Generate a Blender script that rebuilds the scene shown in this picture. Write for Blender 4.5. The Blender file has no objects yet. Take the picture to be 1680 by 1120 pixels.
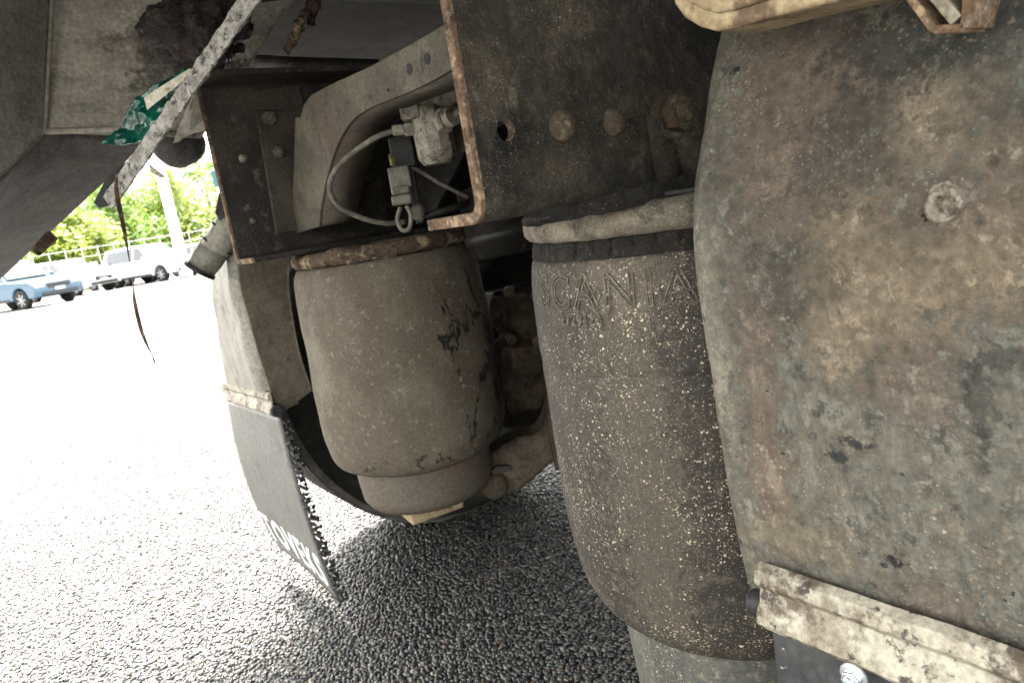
import bpy, bmesh, math, random
from math import radians, sin, cos, pi, sqrt, atan2
from mathutils import Vector, Matrix, noise

# ------------------------------------------------------------------ camera, world, sun
sc = bpy.context.scene
# world axes: x = towards the front of the lorry, y = across it to its left side, z = up. Metres.
FPX, H = 1213.0, 0.80
YAW, PIT, ROLL = radians(35), radians(10.4), radians(9.6)
cam = bpy.data.cameras.new('camera'); camo = bpy.data.objects.new('camera', cam)
sc.collection.objects.link(camo); sc.camera = camo
FW = Vector((sin(YAW)*cos(PIT), cos(YAW)*cos(PIT), -sin(PIT)))
r0 = FW.cross(Vector((0,0,1))).normalized(); u0 = r0.cross(FW)
RT = r0*cos(ROLL)-u0*sin(ROLL); UP = u0*cos(ROLL)+r0*sin(ROLL)
m = Matrix((RT, UP, -FW)).transposed().to_4x4(); m.translation = (0,0,H)
camo.matrix_world = m
cam.sensor_width = 36; cam.lens = 36*FPX/1680
cam.clip_start = 0.02; cam.clip_end = 3000
cam.dof.use_dof = True; cam.dof.focus_distance = 0.62; cam.dof.aperture_fstop = 16
world = bpy.data.worlds.new('World'); sc.world = world; world.use_nodes = True
SUN = Vector((0.04, 0.44, 0.90)).normalized()
wn = world.node_tree.nodes; wl = world.node_tree.links
sky = wn.new('ShaderNodeTexSky'); sky.sky_type = 'NISHITA'; sky.sun_disc = False
sky.sun_elevation = math.asin(SUN.z); sky.sun_rotation = atan2(SUN.x, SUN.y)
sky.dust_density = 3.0; sky.air_density = 1.0
wn['Background'].inputs['Strength'].default_value = 0.15
hsv = wn.new('ShaderNodeHueSaturation'); hsv.inputs['Saturation'].default_value = .22   # hazy bright cloud: nearly white
wl.new(sky.outputs[0], hsv.inputs['Color'])
tint = wn.new('ShaderNodeMix'); tint.data_type = 'RGBA'; tint.blend_type = 'MULTIPLY'; tint.inputs[0].default_value = 1
wl.new(hsv.outputs[0], tint.inputs[6]); tint.inputs[7].default_value = (1, .975, .90, 1)
wl.new(tint.outputs[2], wn['Background'].inputs['Color'])
sl = bpy.data.lights.new('sun', 'SUN'); sl.energy = 4.4; sl.angle = radians(13); sl.color = (1, .95, .88)
so = bpy.data.objects.new('sun', sl); sc.collection.objects.link(so)
so.rotation_euler = (-SUN).to_track_quat('-Z', 'Y').to_euler()
sc.view_settings.view_transform = 'Standard'; sc.view_settings.look = 'None'
sc.view_settings.exposure = 3.35; sc.view_settings.gamma = 1
sc.render.engine = 'CYCLES'
sc.cycles.max_bounces = 8; sc.cycles.diffuse_bounces = 5

# ------------------------------------------------------------------ helpers
C = Vector((0,0,H))
def ray(px, py): return FW + RT*((px-840)/FPX) + UP*((560-py)/FPX)
def on(px, py, ax, v):                       # survey: photo pixel -> point on the plane axis = v
    d = ray(px, py); return C + d*((v-C[ax])/d[ax])
def pd(px, py, dep): return C + ray(px, py)*dep
rnd = random.Random(4)
col = sc.collection

def mesh(name, vs, fs, mat=None, parent=None, smooth=False, bevel=0, label=None, kind=None, segs=2):
    me = bpy.data.meshes.new(name); me.from_pydata([tuple(v) for v in vs], [], fs); me.update()
    bm = bmesh.new(); bm.from_mesh(me); bmesh.ops.recalc_face_normals(bm, faces=bm.faces); bm.to_mesh(me); bm.free()
    return link(name, me, mat, parent, smooth, bevel, label, kind, segs)
def link(name, me, mat=None, parent=None, smooth=False, bevel=0, label=None, kind=None, segs=2):
    o = bpy.data.objects.new(name, me); col.objects.link(o)
    if mat: me.materials.append(mat)
    if parent: o.parent = parent
    if smooth or bevel:
        for p in me.polygons: p.use_smooth = True
    if bevel:
        b = o.modifiers.new('bevel', 'BEVEL'); b.width = bevel; b.segments = segs; b.limit_method = 'ANGLE'; b.angle_limit = radians(35)
        b.harden_normals = True
    if label: o['label'] = label
    if kind: o['kind'] = kind
    return o
def thing(name, label, cat, group=None, loc=(0,0,0), rz=0):
    o = bpy.data.objects.new(name, None); col.objects.link(o); o.location = loc; o.rotation_euler = (0,0,rz)
    o.empty_display_size = .1
    o['label'] = label; o['category'] = cat
    if group: o['group'] = group
    return o
class MB:
    def __init__(s): s.v = []; s.f = []
    def add(s, vs, fs):
        n = len(s.v); s.v += [Vector(v) for v in vs]; s.f += [tuple(i+n for i in f) for f in fs]; return s
    def box(s, c, sz, R=None):
        c = Vector(c); vs = []
        for x in (-1,1):
            for y in (-1,1):
                for z in (-1,1):
                    d = Vector((x*sz[0]/2, y*sz[1]/2, z*sz[2]/2))
                    if R: d = R @ d
                    vs.append(c+d)
        return s.add(vs, [(0,1,3,2),(4,6,7,5),(0,4,5,1),(2,3,7,6),(0,2,6,4),(1,5,7,3)])
    def lathe(s, c, prof, n=48, ax=(0,0,1), mod=None, cap=True):
        c = Vector(c); ax = Vector(ax).normalized()
        a = ax.orthogonal().normalized() if abs(ax.z) < .99 else Vector((1,0,0)); b = ax.cross(a)
        vs = []; fs = []
        for (r, h) in prof:
            for i in range(n):
                t = 2*pi*i/n; rr = r + (mod(t, h) if mod else 0)
                vs.append(c + ax*h + (a*cos(t)+b*sin(t))*rr)
        k = len(prof)
        for j in range(k-1):
            for i in range(n):
                i2 = (i+1) % n; fs.append((j*n+i, j*n+i2, (j+1)*n+i2, (j+1)*n+i))
        if cap: fs.append(tuple(range(n))[::-1]); fs.append(tuple((k-1)*n+i for i in range(n)))
        return s.add(vs, fs)
    def prism(s, poly, off):                 # poly = 3D outline, off = extrusion vector
        n = len(poly); off = Vector(off); vs = [Vector(p) for p in poly]+[Vector(p)+off for p in poly]
        return s.add(vs, [tuple(range(n))[::-1], tuple(range(n, 2*n))]+[(i, (i+1)%n, n+(i+1)%n, n+i) for i in range(n)])
    def tube(s, pts, r, n=12, cap=True):
        pts = [Vector(p) for p in pts]; vs = []; fs = []; up = None
        for i, p in enumerate(pts):
            t = (pts[min(i+1, len(pts)-1)]-pts[max(i-1, 0)]).normalized()
            if up is None: up = t.orthogonal().normalized()
            up = (up - t*up.dot(t)).normalized(); b = t.cross(up)
            rr = r[i] if isinstance(r, (list, tuple)) else r
            for k in range(n):
                a = 2*pi*k/n; vs.append(p + up*cos(a)*rr + b*sin(a)*rr)
        for j in range(len(pts)-1):
            for k in range(n):
                k2 = (k+1)%n; fs.append((j*n+k, j*n+k2, (j+1)*n+k2, (j+1)*n+k))
        if cap: fs.append(tuple(range(n))[::-1]); fs.append(tuple((len(pts)-1)*n+k for k in range(n)))
        return s.add(vs, fs)
    def build(s, name, mat, parent=None, **k): return mesh(name, s.v, s.f, mat, parent, **k)
def spline(pts, n=8):                        # Catmull-Rom
    pts = [Vector(p) for p in pts]; P = [2*pts[0]-pts[1]]+pts+[2*pts[-1]-pts[-2]]; out = []
    for i in range(1, len(P)-2):
        for k in range(n):
            t = k/n; a, b, c, d = P[i-1:i+3]
            out.append(.5*((2*b)+(c-a)*t+(2*a-5*b+4*c-d)*t*t+(3*b-a-3*c+d)*t**3))
    out.append(pts[-1]); return out
def grid(fn, nu, nv, name, mat, parent=None, amp=0, nscale=20, thick=0, **k):
    vs = []
    for i in range(nu+1):
        for j in range(nv+1): vs.append(Vector(fn(i/nu, j/nv)))
    fs = [(i*(nv+1)+j, (i+1)*(nv+1)+j, (i+1)*(nv+1)+j+1, i*(nv+1)+j+1) for i in range(nu) for j in range(nv)]
    if amp:
        nm = (vs[(nv+1)]-vs[0]).cross(vs[1]-vs[0]).normalized()
        vs = [v + nm*amp*noise.fractal(v*nscale, .9, 2.1, 4) for v in vs]
    me = bpy.data.meshes.new(name); me.from_pydata([tuple(v) for v in vs], [], fs); me.update()
    o = link(name, me, mat, parent, smooth=True, **k)
    if thick:
        so_ = o.modifiers.new('thick', 'SOLIDIFY'); so_.thickness = thick; so_.offset = 0
    return o
def roughen(o, amp, nscale, cuts=0, seed=0):   # subdivide the mesh and push it about with noise
    me = o.data; bm = bmesh.new(); bm.from_mesh(me)
    if cuts: bmesh.ops.subdivide_edges(bm, edges=bm.edges, cuts=cuts, use_grid_fill=True)
    bm.normal_update(); s = Vector((seed*7.3, seed*3.1, seed))
    for v in bm.verts: v.co += v.normal*amp*noise.fractal(v.co*nscale+s, .8, 2.1, 5)
    bm.to_mesh(me); bm.free()
    return o
def blob(c, rad, amp, nscale, name, mat, parent=None, sub=4, **k):
    bm = bmesh.new(); bmesh.ops.create_icosphere(bm, subdivisions=sub, radius=1)
    c = Vector(c)
    for v in bm.verts:
        n = v.co.normalized(); p = Vector((n.x*rad[0], n.y*rad[1], n.z*rad[2]))
        v.co = c + p*(1+amp*noise.fractal((p+c)*nscale, .8, 2.1, 5))
    me = bpy.data.meshes.new(name); bm.to_mesh(me); bm.free()
    return link(name, me, mat, parent, smooth=True, **k)

# ------------------------------------------------------------------ materials
def N(nt, t, **kw):
    n = nt.nodes.new(t)
    for k, v in kw.items():
        if hasattr(n, k): setattr(n, k, v)
        else: n.inputs[k].default_value = v
    return n
def ramp(nt, src, a, b):
    r = nt.nodes.new('ShaderNodeMapRange'); r.inputs['From Min'].default_value = a; r.inputs['From Max'].default_value = b
    r.interpolation_type = 'SMOOTHSTEP'
    nt.links.new(src, r.inputs['Value']); return r.outputs[0]
def mixc(nt, fac, a, b):
    mx = nt.nodes.new('ShaderNodeMix'); mx.data_type = 'RGBA'
    if isinstance(fac, float): mx.inputs[0].default_value = fac
    else: nt.links.new(fac, mx.inputs[0])
    for i, v in ((6, a), (7, b)):
        if isinstance(v, tuple): mx.inputs[i].default_value = (*v, 1)
        else: nt.links.new(v, mx.inputs[i])
    return mx.outputs[2]
def mul(nt, a, b, op='MULTIPLY'):
    n = nt.nodes.new('ShaderNodeMath'); n.operation = op
    for i, v in ((0, a), (1, b)):
        if isinstance(v, (int, float)): n.inputs[i].default_value = v
        else: nt.links.new(v, n.inputs[i])
    return n.outputs[0]
def new_mat(name):
    mt = bpy.data.materials.new(name); mt.use_nodes = True; nt = mt.node_tree
    return mt, nt, nt.nodes['Principled BSDF']
def noise_n(nt, vec, scale, detail=8, rough=.6, dist=0):
    n = nt.nodes.new('ShaderNodeTexNoise'); n.inputs['Scale'].default_value = scale; n.inputs['Detail'].default_value = detail
    n.inputs['Roughness'].default_value = rough; n.inputs['Distortion'].default_value = dist
    nt.links.new(vec, n.inputs['Vector']); return n.outputs['Fac']
def coords(nt, scale=(1,1,1), off=(0,0,0)):
    tc = nt.nodes.new('ShaderNodeTexCoord'); mp = nt.nodes.new('ShaderNodeMapping')
    mp.inputs['Scale'].default_value = scale; mp.inputs['Location'].default_value = off
    nt.links.new(tc.outputs['Object'], mp.inputs['Vector']); return mp.outputs[0]
def grime(name, layers, rough=.8, bump=.3, bscale=120, spec=.3, speck=None, metallic=0, rough2=None, bdist=.002, relief=None, soft=.5, spots=None, veins=None):
    """layers: [(base)], then (colour, noise scale, lo, hi, stretch) each painted over the last"""
    mt, nt, bs = new_mat(name)
    c = layers[0]; hgt = None
    v0 = coords(nt)
    for i, L in enumerate(layers[1:]):
        colr, s, lo, hi = L[:4]; st = L[4] if len(L) > 4 else (1,1,1)
        v = coords(nt, st, (i*3.7, i*1.3, i*5.1))
        f = ramp(nt, noise_n(nt, v, s, 10, .70, 0), .5+((lo+hi)/2-.5)*.6-(hi-lo)*soft, .5+((lo+hi)/2-.5)*.6+(hi-lo)*soft)
        c = mixc(nt, f, c, colr)
        hgt = f if hgt is None else mul(nt, hgt, mul(nt, f, .5), 'ADD')
    shared = {}
    for i, (pt, rad, colr, wob, amt) in enumerate(spots or []):      # a patch of mud or a splash where the real one sits
        sv = nt.nodes.new('ShaderNodeVectorMath'); sv.operation = 'SUBTRACT'; nt.links.new(v0, sv.inputs[0]); sv.inputs[1].default_value = pt
        dv = nt.nodes.new('ShaderNodeVectorMath'); dv.operation = 'DIVIDE'; nt.links.new(sv.outputs[0], dv.inputs[0]); dv.inputs[1].default_value = rad
        ln = nt.nodes.new('ShaderNodeVectorMath'); ln.operation = 'LENGTH'; nt.links.new(dv.outputs[0], ln.inputs[0])
        kq = 16 if wob < 20 else 48
        if kq not in shared: shared[kq] = noise_n(nt, coords(nt, (1,1,1), (kq*.3,0,kq*.1)), kq*1.5, 11, .84, 0)
        f = mul(nt, mul(nt, shared[kq], -.5, 'ADD'), 4.6); f = mul(nt, f, ln.outputs['Value'], 'SUBTRACT')
        f = mul(nt, ramp(nt, f, -1.0, -.62), amt); c = mixc(nt, f, c, colr)
        hgt = f if hgt is None else mul(nt, hgt, mul(nt, f, .4), 'ADD')
    for (pt, rad, colr, wob, wid) in (veins or []):
        sv = nt.nodes.new('ShaderNodeVectorMath'); sv.operation = 'SUBTRACT'; nt.links.new(v0, sv.inputs[0]); sv.inputs[1].default_value = pt
        dv = nt.nodes.new('ShaderNodeVectorMath'); dv.operation = 'DIVIDE'; nt.links.new(sv.outputs[0], dv.inputs[0]); dv.inputs[1].default_value = rad
        ln = nt.nodes.new('ShaderNodeVectorMath'); ln.operation = 'LENGTH'; nt.links.new(dv.outputs[0], ln.inputs[0])
        nz = noise_n(nt, coords(nt, (1,1,.55)), wob, 6, .6, .5)
        ab = mul(nt, mul(nt, nz, -.5, 'ADD'), 0, 'ADD'); an = nt.nodes.new('ShaderNodeMath'); an.operation = 'ABSOLUTE'; nt.links.new(ab, an.inputs[0])
        w2 = mul(nt, mul(nt, noise_n(nt, v0, wob*2.4, 5, .7), -.38, 'ADD'), wid, 'MULTIPLY')
        f = mul(nt, an.outputs[0], w2, 'SUBTRACT'); f = mul(nt, ramp(nt, f, .002, -.002), ramp(nt, ln.outputs['Value'], 1.05, .8)); c = mixc(nt, f, c, colr)
    fine = noise_n(nt, v0, bscale, 8, .7)
    h = fine
    if relief: h = mul(nt, mul(nt, h, relief), hgt, 'ADD')
    # fine tonal grain
    g = ramp(nt, noise_n(nt, v0, bscale*1.7, 4, .6), .25, .75)
    hs = nt.nodes.new('ShaderNodeHueSaturation'); nt.links.new(c, hs.inputs['Color']); nt.links.new(mul(nt, mul(nt, g, .55), .72, 'ADD'), hs.inputs['Value'])
    c = hs.outputs[0]
    if speck:
        for (sc_, thr, scol, size) in speck:
            vo = nt.nodes.new('ShaderNodeTexVoronoi'); vo.inputs['Scale'].default_value = sc_
            vv = coords(nt, (1, 1, 1.0), (sc_*.01,)*3)
            nz = N(nt, 'ShaderNodeTexNoise', Scale=sc_*1.6); nt.links.new(vv, nz.inputs['Vector'])
            ad = nt.nodes.new('ShaderNodeVectorMath'); ad.operation = 'MULTIPLY_ADD'
            nt.links.new(nz.outputs['Color'], ad.inputs[0]); ad.inputs[1].default_value = (1.5/sc_,)*3; nt.links.new(vv, ad.inputs[2])
            nt.links.new(ad.outputs[0], vo.inputs['Vector'])
            sep = nt.nodes.new('ShaderNodeSeparateColor'); nt.links.new(vo.outputs['Color'], sep.inputs[0])
            dens = noise_n(nt, v0, 14, 4, .6)
            on_ = mul(nt, sep.outputs[0], mul(nt, thr, mul(nt, mul(nt, dens, -1.0), .5, 'ADD'), 'ADD'), 'GREATER_THAN')
            sz_ = mul(nt, mul(nt, sep.outputs[1], size), size*.35, 'ADD')
            near = mul(nt, vo.outputs['Distance'], sz_, 'LESS_THAN')
            f = mul(nt, on_, near); c = mixc(nt, f, c, scol); h = mul(nt, h, mul(nt, f, .8), 'ADD')
    nt.links.new(c, bs.inputs['Base Color'])
    if rough2 is None: bs.inputs['Roughness'].default_value = rough
    else: nt.links.new(mul(nt, mul(nt, fine, rough2-rough), rough, 'ADD'), bs.inputs['Roughness'])
    bs.inputs['Specular IOR Level'].default_value = spec; bs.inputs['Metallic'].default_value = metallic
    b = nt.nodes.new('ShaderNodeBump'); b.inputs['Strength'].default_value = bump; b.inputs['Distance'].default_value = bdist
    nt.links.new(h, b.inputs['Height']); nt.links.new(b.outputs[0], bs.inputs['Normal'])
    return mt
def plain(name, c, rough=.5, metallic=0, spec=.5, trans=0):
    mt, nt, bs = new_mat(name); v = coords(nt)
    f = noise_n(nt, v, 6, 5, .6)
    nt.links.new(mixc(nt, f, tuple(x*.85 for x in c), tuple(min(1, x*1.12) for x in c)), bs.inputs['Base Color'])
    bs.inputs['Roughness'].default_value = rough; bs.inputs['Metallic'].default_value = metallic
    bs.inputs['Specular IOR Level'].default_value = spec
    if trans: bs.inputs['Transmission Weight'].default_value = trans
    return mt
M = {}
M['rail'] = grime('rail steel with road film', [(.030,.027,.021), ((.074,.063,.046), 14, .42, .62), ((.105,.085,.061), 70, .50, .72), ((.014,.014,.012), 6, .52, .66)], rough=.55, rough2=.85, bump=1, bscale=75, relief=.9, speck=[(1100, .90, (.30,.26,.19), .36), (520, .97, (.38,.33,.24), .28)], bdist=.005)
M['rust'] = grime('rusty cut steel', [(.150,.085,.050), ((.28,.195,.125), 60, .45, .6), ((.07,.043,.028), 30, .5, .65), ((.33,.27,.20), 120, .58, .7)], rough=.9, bump=.9, bscale=220, relief=.6)
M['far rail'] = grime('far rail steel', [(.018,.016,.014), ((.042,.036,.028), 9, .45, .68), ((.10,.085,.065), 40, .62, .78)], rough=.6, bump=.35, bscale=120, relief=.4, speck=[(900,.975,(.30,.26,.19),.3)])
M['crossmember'] = grime('cross member dusty steel', [(.066,.057,.043), ((.108,.093,.070), 14, .4, .65), ((.075,.052,.040), 5, .5, .72, (1,1,.4)), ((.04,.035,.03), 30, .6, .75)], rough=.75, bump=.35, bscale=140, relief=.3)
M['bellow near'] = grime('near bellows rubber', [(.024,.020,.016), ((.052,.044,.034), 11, .5, .78, (1,1,.5)), ((.085,.073,.057), 90, .58, .74), ((.043,.036,.028), 8, .5, .7)], rough=.55, rough2=.8, bump=.5, bscale=200, relief=.5,
    speck=[(560, .84, (.46,.39,.28), .36), (320, .955, (.58,.50,.35), .28), (1100, .76, (.25,.21,.155), .40)],
    spots=[((.392,.405,.56), (.022,.05,.30), (.10,.083,.062), 30, .4), ((.392,.405,.74), (.04,.06,.05), (.11,.09,.068), 30, .45)])
M['bellow far'] = grime('far bellows rubber', [(.082,.069,.050), ((.112,.096,.070), 12, .42, .66), ((.085,.064,.045), 22, .5, .68, (1,1,.35)), ((.20,.175,.135), 80, .64, .76)], rough=.8, bump=.3, bscale=180, relief=.3,
    spots=[(tuple(pd(700,610,1.22)), (.05,.05,.08), (.085,.055,.040), 14, .6), (tuple(pd(570,600,1.22)), (.07,.05,.12), (.155,.135,.10), 8, .6), (tuple(pd(795,600,1.28)), (.035,.05,.15), (.03,.027,.024), 12, .8)],
    veins=[(tuple(pd(745,590,1.22)), (.10,.085,.17), (.014,.012,.012), 8, .085), (tuple(pd(690,745,1.22)), (.13,.09,.018), (.030,.026,.022), 10, .10)])
M['dust ring'] = grime('dusty ring', [(.12,.105,.08), ((.22,.19,.145), 30, .42, .62), ((.05,.045,.04), 50, .55, .72)], rough=.9, bump=.6, bscale=220, relief=.4, speck=[(900,.88,(.5,.44,.33),.36)])
M['crust'] = grime('crusty rust ring', [(.075,.050,.033), ((.25,.19,.12), 34, .52, .60), ((.03,.02,.018), 50, .52, .66)], rough=.9, bump=.9, bscale=160, relief=.6)
M['piston'] = grime('piston plastic', [(.065,.065,.056), ((.12,.115,.095), 9, .5, .7, (1,1,.2)), ((.16,.145,.11), 90, .6, .75)], rough=.55, bump=.25, bscale=160, speck=[(700,.92,(.5,.43,.3),.36)])
M['piston far'] = grime('piston far', [(.088,.074,.057), ((.095,.068,.050), 12, .5, .66), ((.065,.052,.042), 10, .55, .7)], rough=.75, bump=.25, bscale=120)
M['tan block'] = grime('tan block', [(.25,.185,.105), ((.34,.27,.165), 40, .4, .6), ((.13,.09,.055), 30, .6, .7)], rough=.8, bump=.4, bscale=120)
def gp(x, y): return tuple(on(x, y, 0, .40))
MUD, MUD2, SPL, BRN = (.240,.190,.132), (.155,.120,.092), (.032,.036,.033), (.11,.088,.07)
M['guard'] = grime('mudguard plastic', [(.112,.108,.089), ((.140,.130,.106), 8, .42, .62), ((.15,.14,.115), 34, .52, .60, (1,1,.22)), ((.15,.13,.10), 60, .52, .64), ((.080,.082,.070), 12, .55, .75, (1,1,.35)), ((.21,.19,.15), 110, .60, .70), ((.07,.07,.06), 70, .62, .72)], rough=.42, rough2=.75, bump=.75, bscale=80, relief=.7, bdist=.003,
    speck=[(300,.84,(.175,.14,.10),.5), (620,.88,(.22,.19,.145),.42), (420,.97,(.32,.28,.21),.35), (120,.988,(.03,.032,.028),.28)],
    spots=[(gp(1265,190), (.1,.055,.075), MUD2, 26, .85), (gp(1330,280), (.1,.06,.06), MUD2, 30, .8), (gp(1330,130), (.1,.05,.035), MUD2, 34, .8), (gp(1530,190), (.1,.035,.030), MUD, 30, .8), (gp(1410,360), (.1,.035,.030), MUD, 30, .9),
      (gp(1440,470), (.1,.055,.045), MUD, 24, .95), (gp(1560,450), (.1,.055,.024), MUD, 24, .9), (gp(1650,400), (.1,.05,.030), MUD, 24, .9), (gp(1390,550), (.1,.03,.035), MUD, 30, .8), (gp(1250,480), (.1,.03,.05), BRN, 30, .7),
      (gp(1255,600), (.1,.018,.06), MUD2, 40, .8), (gp(1270,780), (.1,.020,.06), (.17,.12,.085), 34, .7), (gp(1300,880), (.1,.05,.020), (.21,.175,.12), 34, .7), (gp(1640,240), (.1,.02,.02), MUD, 34, .6), (gp(1620,330), (.1,.06,.02), MUD2, 34, .7),
      (gp(1500,620), (.1,.03,.03), MUD2, 44, .6), (gp(1540,1000), (.1,.03,.02), MUD2, 44, .6), (gp(1180,560), (.1,.02,.12), (.20,.18,.14), 22, .7),
      (gp(1380,250), (.1,.035,.035), SPL, 38, .5), (gp(1480,60), (.1,.06,.025), SPL, 38, .7), (gp(1320,460), (.1,.03,.03), SPL, 38, .4), (gp(1640,110), (.1,.04,.04), SPL, 38, .4),
      (gp(1408,722), (.1,.014,.004), SPL, 30, .95), (gp(1385,745), (.1,.008,.004), SPL, 30, .95), (gp(1610,640), (.1,.006,.022), SPL, 30, .6), (gp(1655,580), (.1,.012,.008), SPL, 26, .6), (gp(1470,918), (.1,.005,.004), (.02,.02,.02), 60, 1.), (gp(1452,925), (.1,.003,.002), (.02,.02,.02), 60, 1.)])
M['guard far'] = grime('far mudguard plastic', [(.19,.18,.15), ((.26,.245,.205), 7, .4, .6, (1,1,.2)), ((.10,.085,.063), 12, .6, .75)], rough=.45, bump=.2, bscale=80)
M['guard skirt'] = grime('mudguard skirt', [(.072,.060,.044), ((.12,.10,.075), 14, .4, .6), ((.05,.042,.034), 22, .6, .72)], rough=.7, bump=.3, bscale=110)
M['galv'] = grime('galvanised dirty strip', [(.21,.178,.125), ((.36,.325,.255), 22, .42, .58), ((.10,.074,.048), 26, .54, .64), ((.05,.038,.03), 60, .60, .68)], rough=.45, rough2=.8, bump=.4, bscale=130, relief=.4, metallic=.2, spec=.6)
M['flap'] = grime('flap rubber', [(.088,.086,.078), ((.115,.112,.102), 6, .4, .65), ((.06,.058,.053), 12, .64, .74)], rough=.45, bump=.08, bscale=60)
M['flap near'] = grime('near flap rubber', [(.022,.023,.025), ((.05,.05,.05), 8, .4, .65)], rough=.5, bump=.15, bscale=90, speck=[(150,.94,(.35,.33,.3),.28)])
M['rubber'] = grime('black rubber', [(.018,.018,.02), ((.05,.047,.04), 12, .5, .7)], rough=.55, bump=.2, bscale=100)
M['tread'] = grime('dusty sunlit tread', [(.10,.097,.088), ((.16,.152,.135), 18, .45, .65)], rough=.8, bump=.3, bscale=90)  # dusty, and coloured paler to stand for sunlight on the tread
M['tyre'] = grime('tyre rubber', [(.014,.014,.014), ((.04,.037,.033), 8, .5, .72)], rough=.7, bump=.2, bscale=90)
M['valve'] = grime('dusty aluminium', [(.16,.145,.115), ((.25,.23,.19), 40, .42, .62), ((.06,.05,.038), 45, .54, .68)], rough=.75, bump=.3, bscale=220)
M['foot'] = grime('foot plate', [(.036,.031,.024), ((.062,.053,.040), 10, .42, .66), ((.03,.026,.022), 26, .55, .7)], rough=.75, bump=.35, bscale=140, relief=.3, speck=[(900,.975,(.30,.26,.19),.3)])
M['crust dark'] = grime('dark crust', [(.020,.018,.015), ((.055,.047,.036), 50, .5, .66)], rough=.9, bump=1, bscale=200, relief=.6, bdist=.004, speck=[(700,.93,(.3,.26,.2),.3)])
M['screw'] = grime('muddy screw', [(.17,.15,.115), ((.25,.225,.18), 90, .45, .65), ((.08,.066,.05), 120, .50, .62)], rough=.7, bump=.5, bscale=300)
M['hose'] = grime('dusty hose', [(.085,.078,.063), ((.16,.147,.12), 40, .42, .65)], rough=.7, bump=.2, bscale=200)
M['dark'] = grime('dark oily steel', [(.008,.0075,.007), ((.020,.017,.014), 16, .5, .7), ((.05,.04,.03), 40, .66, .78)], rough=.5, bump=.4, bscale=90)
M['casting'] = grime('brown casting', [(.050,.039,.026), ((.10,.08,.053), 14, .46, .66), ((.025,.02,.016), 18, .53, .68), ((.10,.055,.035), 9, .58, .72)], rough=.75, bump=.5, bscale=110, relief=.4)
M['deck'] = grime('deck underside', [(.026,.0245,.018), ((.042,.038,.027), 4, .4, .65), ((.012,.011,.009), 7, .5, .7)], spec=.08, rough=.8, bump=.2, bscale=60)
M['panel'] = grime('weathered rear panel', [(.24,.22,.18), ((.33,.305,.255), 9, .42, .62, (.35,1,2.2)), ((.15,.135,.108), 12, .56, .72, (.4,1,2.)), ((.42,.38,.31), 30, .70, .78, (.3,1,2.5))], rough=.6, bump=.4, bscale=90, relief=.4, spots=[(tuple(pd(330,90,1.2)), (.09,.09,.06), (.018,.014,.012), 16, .95), (tuple(pd(250,120,1.2)), (.06,.06,.05), (.045,.038,.03), 12, .8), (tuple(pd(215,60,1.18)), (.05,.06,.02), (.07,.06,.045), 14, .7)])
M['panel side'] = grime('panel side', [(.19,.18,.157), ((.24,.225,.195), 16, .42, .64, (1,.4,1)), ((.14,.13,.112), 26, .58, .74, (1,.4,1))], rough=.65, bump=.4, bscale=90, relief=.4)
M['rough black'] = grime('rough black coating', [(.050,.048,.046), ((.085,.079,.073), 26, .4, .62)], rough=.5, rough2=.75, bump=1, bscale=75, bdist=.006)
M['grease'] = grime('wet grease', [(.016,.009,.007), ((.055,.030,.018), 30, .52, .68), ((.13,.09,.05), 60, .66, .72)], rough=.14, rough2=.6, bump=1, bscale=240, bdist=.008, spec=.6)
M['strip'] = grime('greasy strip', [(.22,.20,.175), ((.44,.42,.38), 60, .42, .60), ((.03,.022,.02), 90, .56, .66)], rough=.35, rough2=.7, bump=1, bscale=190, bdist=.004, spec=.6)
M['green'] = grime('green plastic', [(.002,.045,.030), ((.004,.09,.06), 14, .4, .6), ((.01,.02,.018), 16, .58, .68), ((.4,.45,.42), 90, .70, .74)], rough=.18, bump=.3, bscale=40, spec=.8)
M['splint'] = grime('pale splint', [(.46,.42,.32), ((.6,.56,.46), 60, .4, .6), ((.3,.2,.1), 40, .62, .7)], rough=.6, bump=.3, bscale=150)
M['print'] = plain('white print', (.78,.80,.78), .5)
M['zinc'] = plain('zinc bolt', (.62,.66,.68), .25, .8)
M['asphalt'] = None

# ------------------------------------------------------------------ ground
def stone_colors(nt, src):
    cr = nt.nodes.new('ShaderNodeValToRGB'); cr.color_ramp.interpolation = 'LINEAR'
    e = cr.color_ramp.elements
    pal = [(.0,(.014,.015,.016)),(.30,(.024,.025,.026)),(.52,(.038,.039,.039)),(.70,(.060,.056,.046)),(.82,(.10,.086,.060)),(.90,(.075,.074,.068)),(.96,(.095,.058,.042)),(1,(.17,.155,.13))]
    e[0].position = 0; e[0].color = (*pal[0][1],1); e[1].position = 1; e[1].color = (*pal[-1][1],1)
    for p, c in pal[1:-1]: el = e.new(p); el.color = (*c,1)
    nt.links.new(src, cr.inputs[0]); return cr.outputs[0]
mt, nt, bs = new_mat('asphalt'); M['asphalt'] = mt
v = coords(nt); vo = N(nt, 'ShaderNodeTexVoronoi', Scale=95.0); nt.links.new(v, vo.inputs['Vector'])
sep = nt.nodes.new('ShaderNodeSeparateColor'); nt.links.new(vo.outputs['Color'], sep.inputs[0])
sc_c = stone_colors(nt, sep.outputs[0])
edge = ramp(nt, vo.outputs['Distance'], .35, .75)
patch = ramp(nt, noise_n(nt, v, .35, 5, .6), .3, .7)
cc = mixc(nt, edge, sc_c, (.035,.035,.037)); cc = mixc(nt, mul(nt, patch, .45), cc, (.16,.16,.155))
nt.links.new(cc, bs.inputs['Base Color']); bs.inputs['Roughness'].default_value = .55
b = nt.nodes.new('ShaderNodeBump'); b.invert = True; b.inputs['Distance'].default_value = .004; b.inputs['Strength'].default_value = .8
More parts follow.
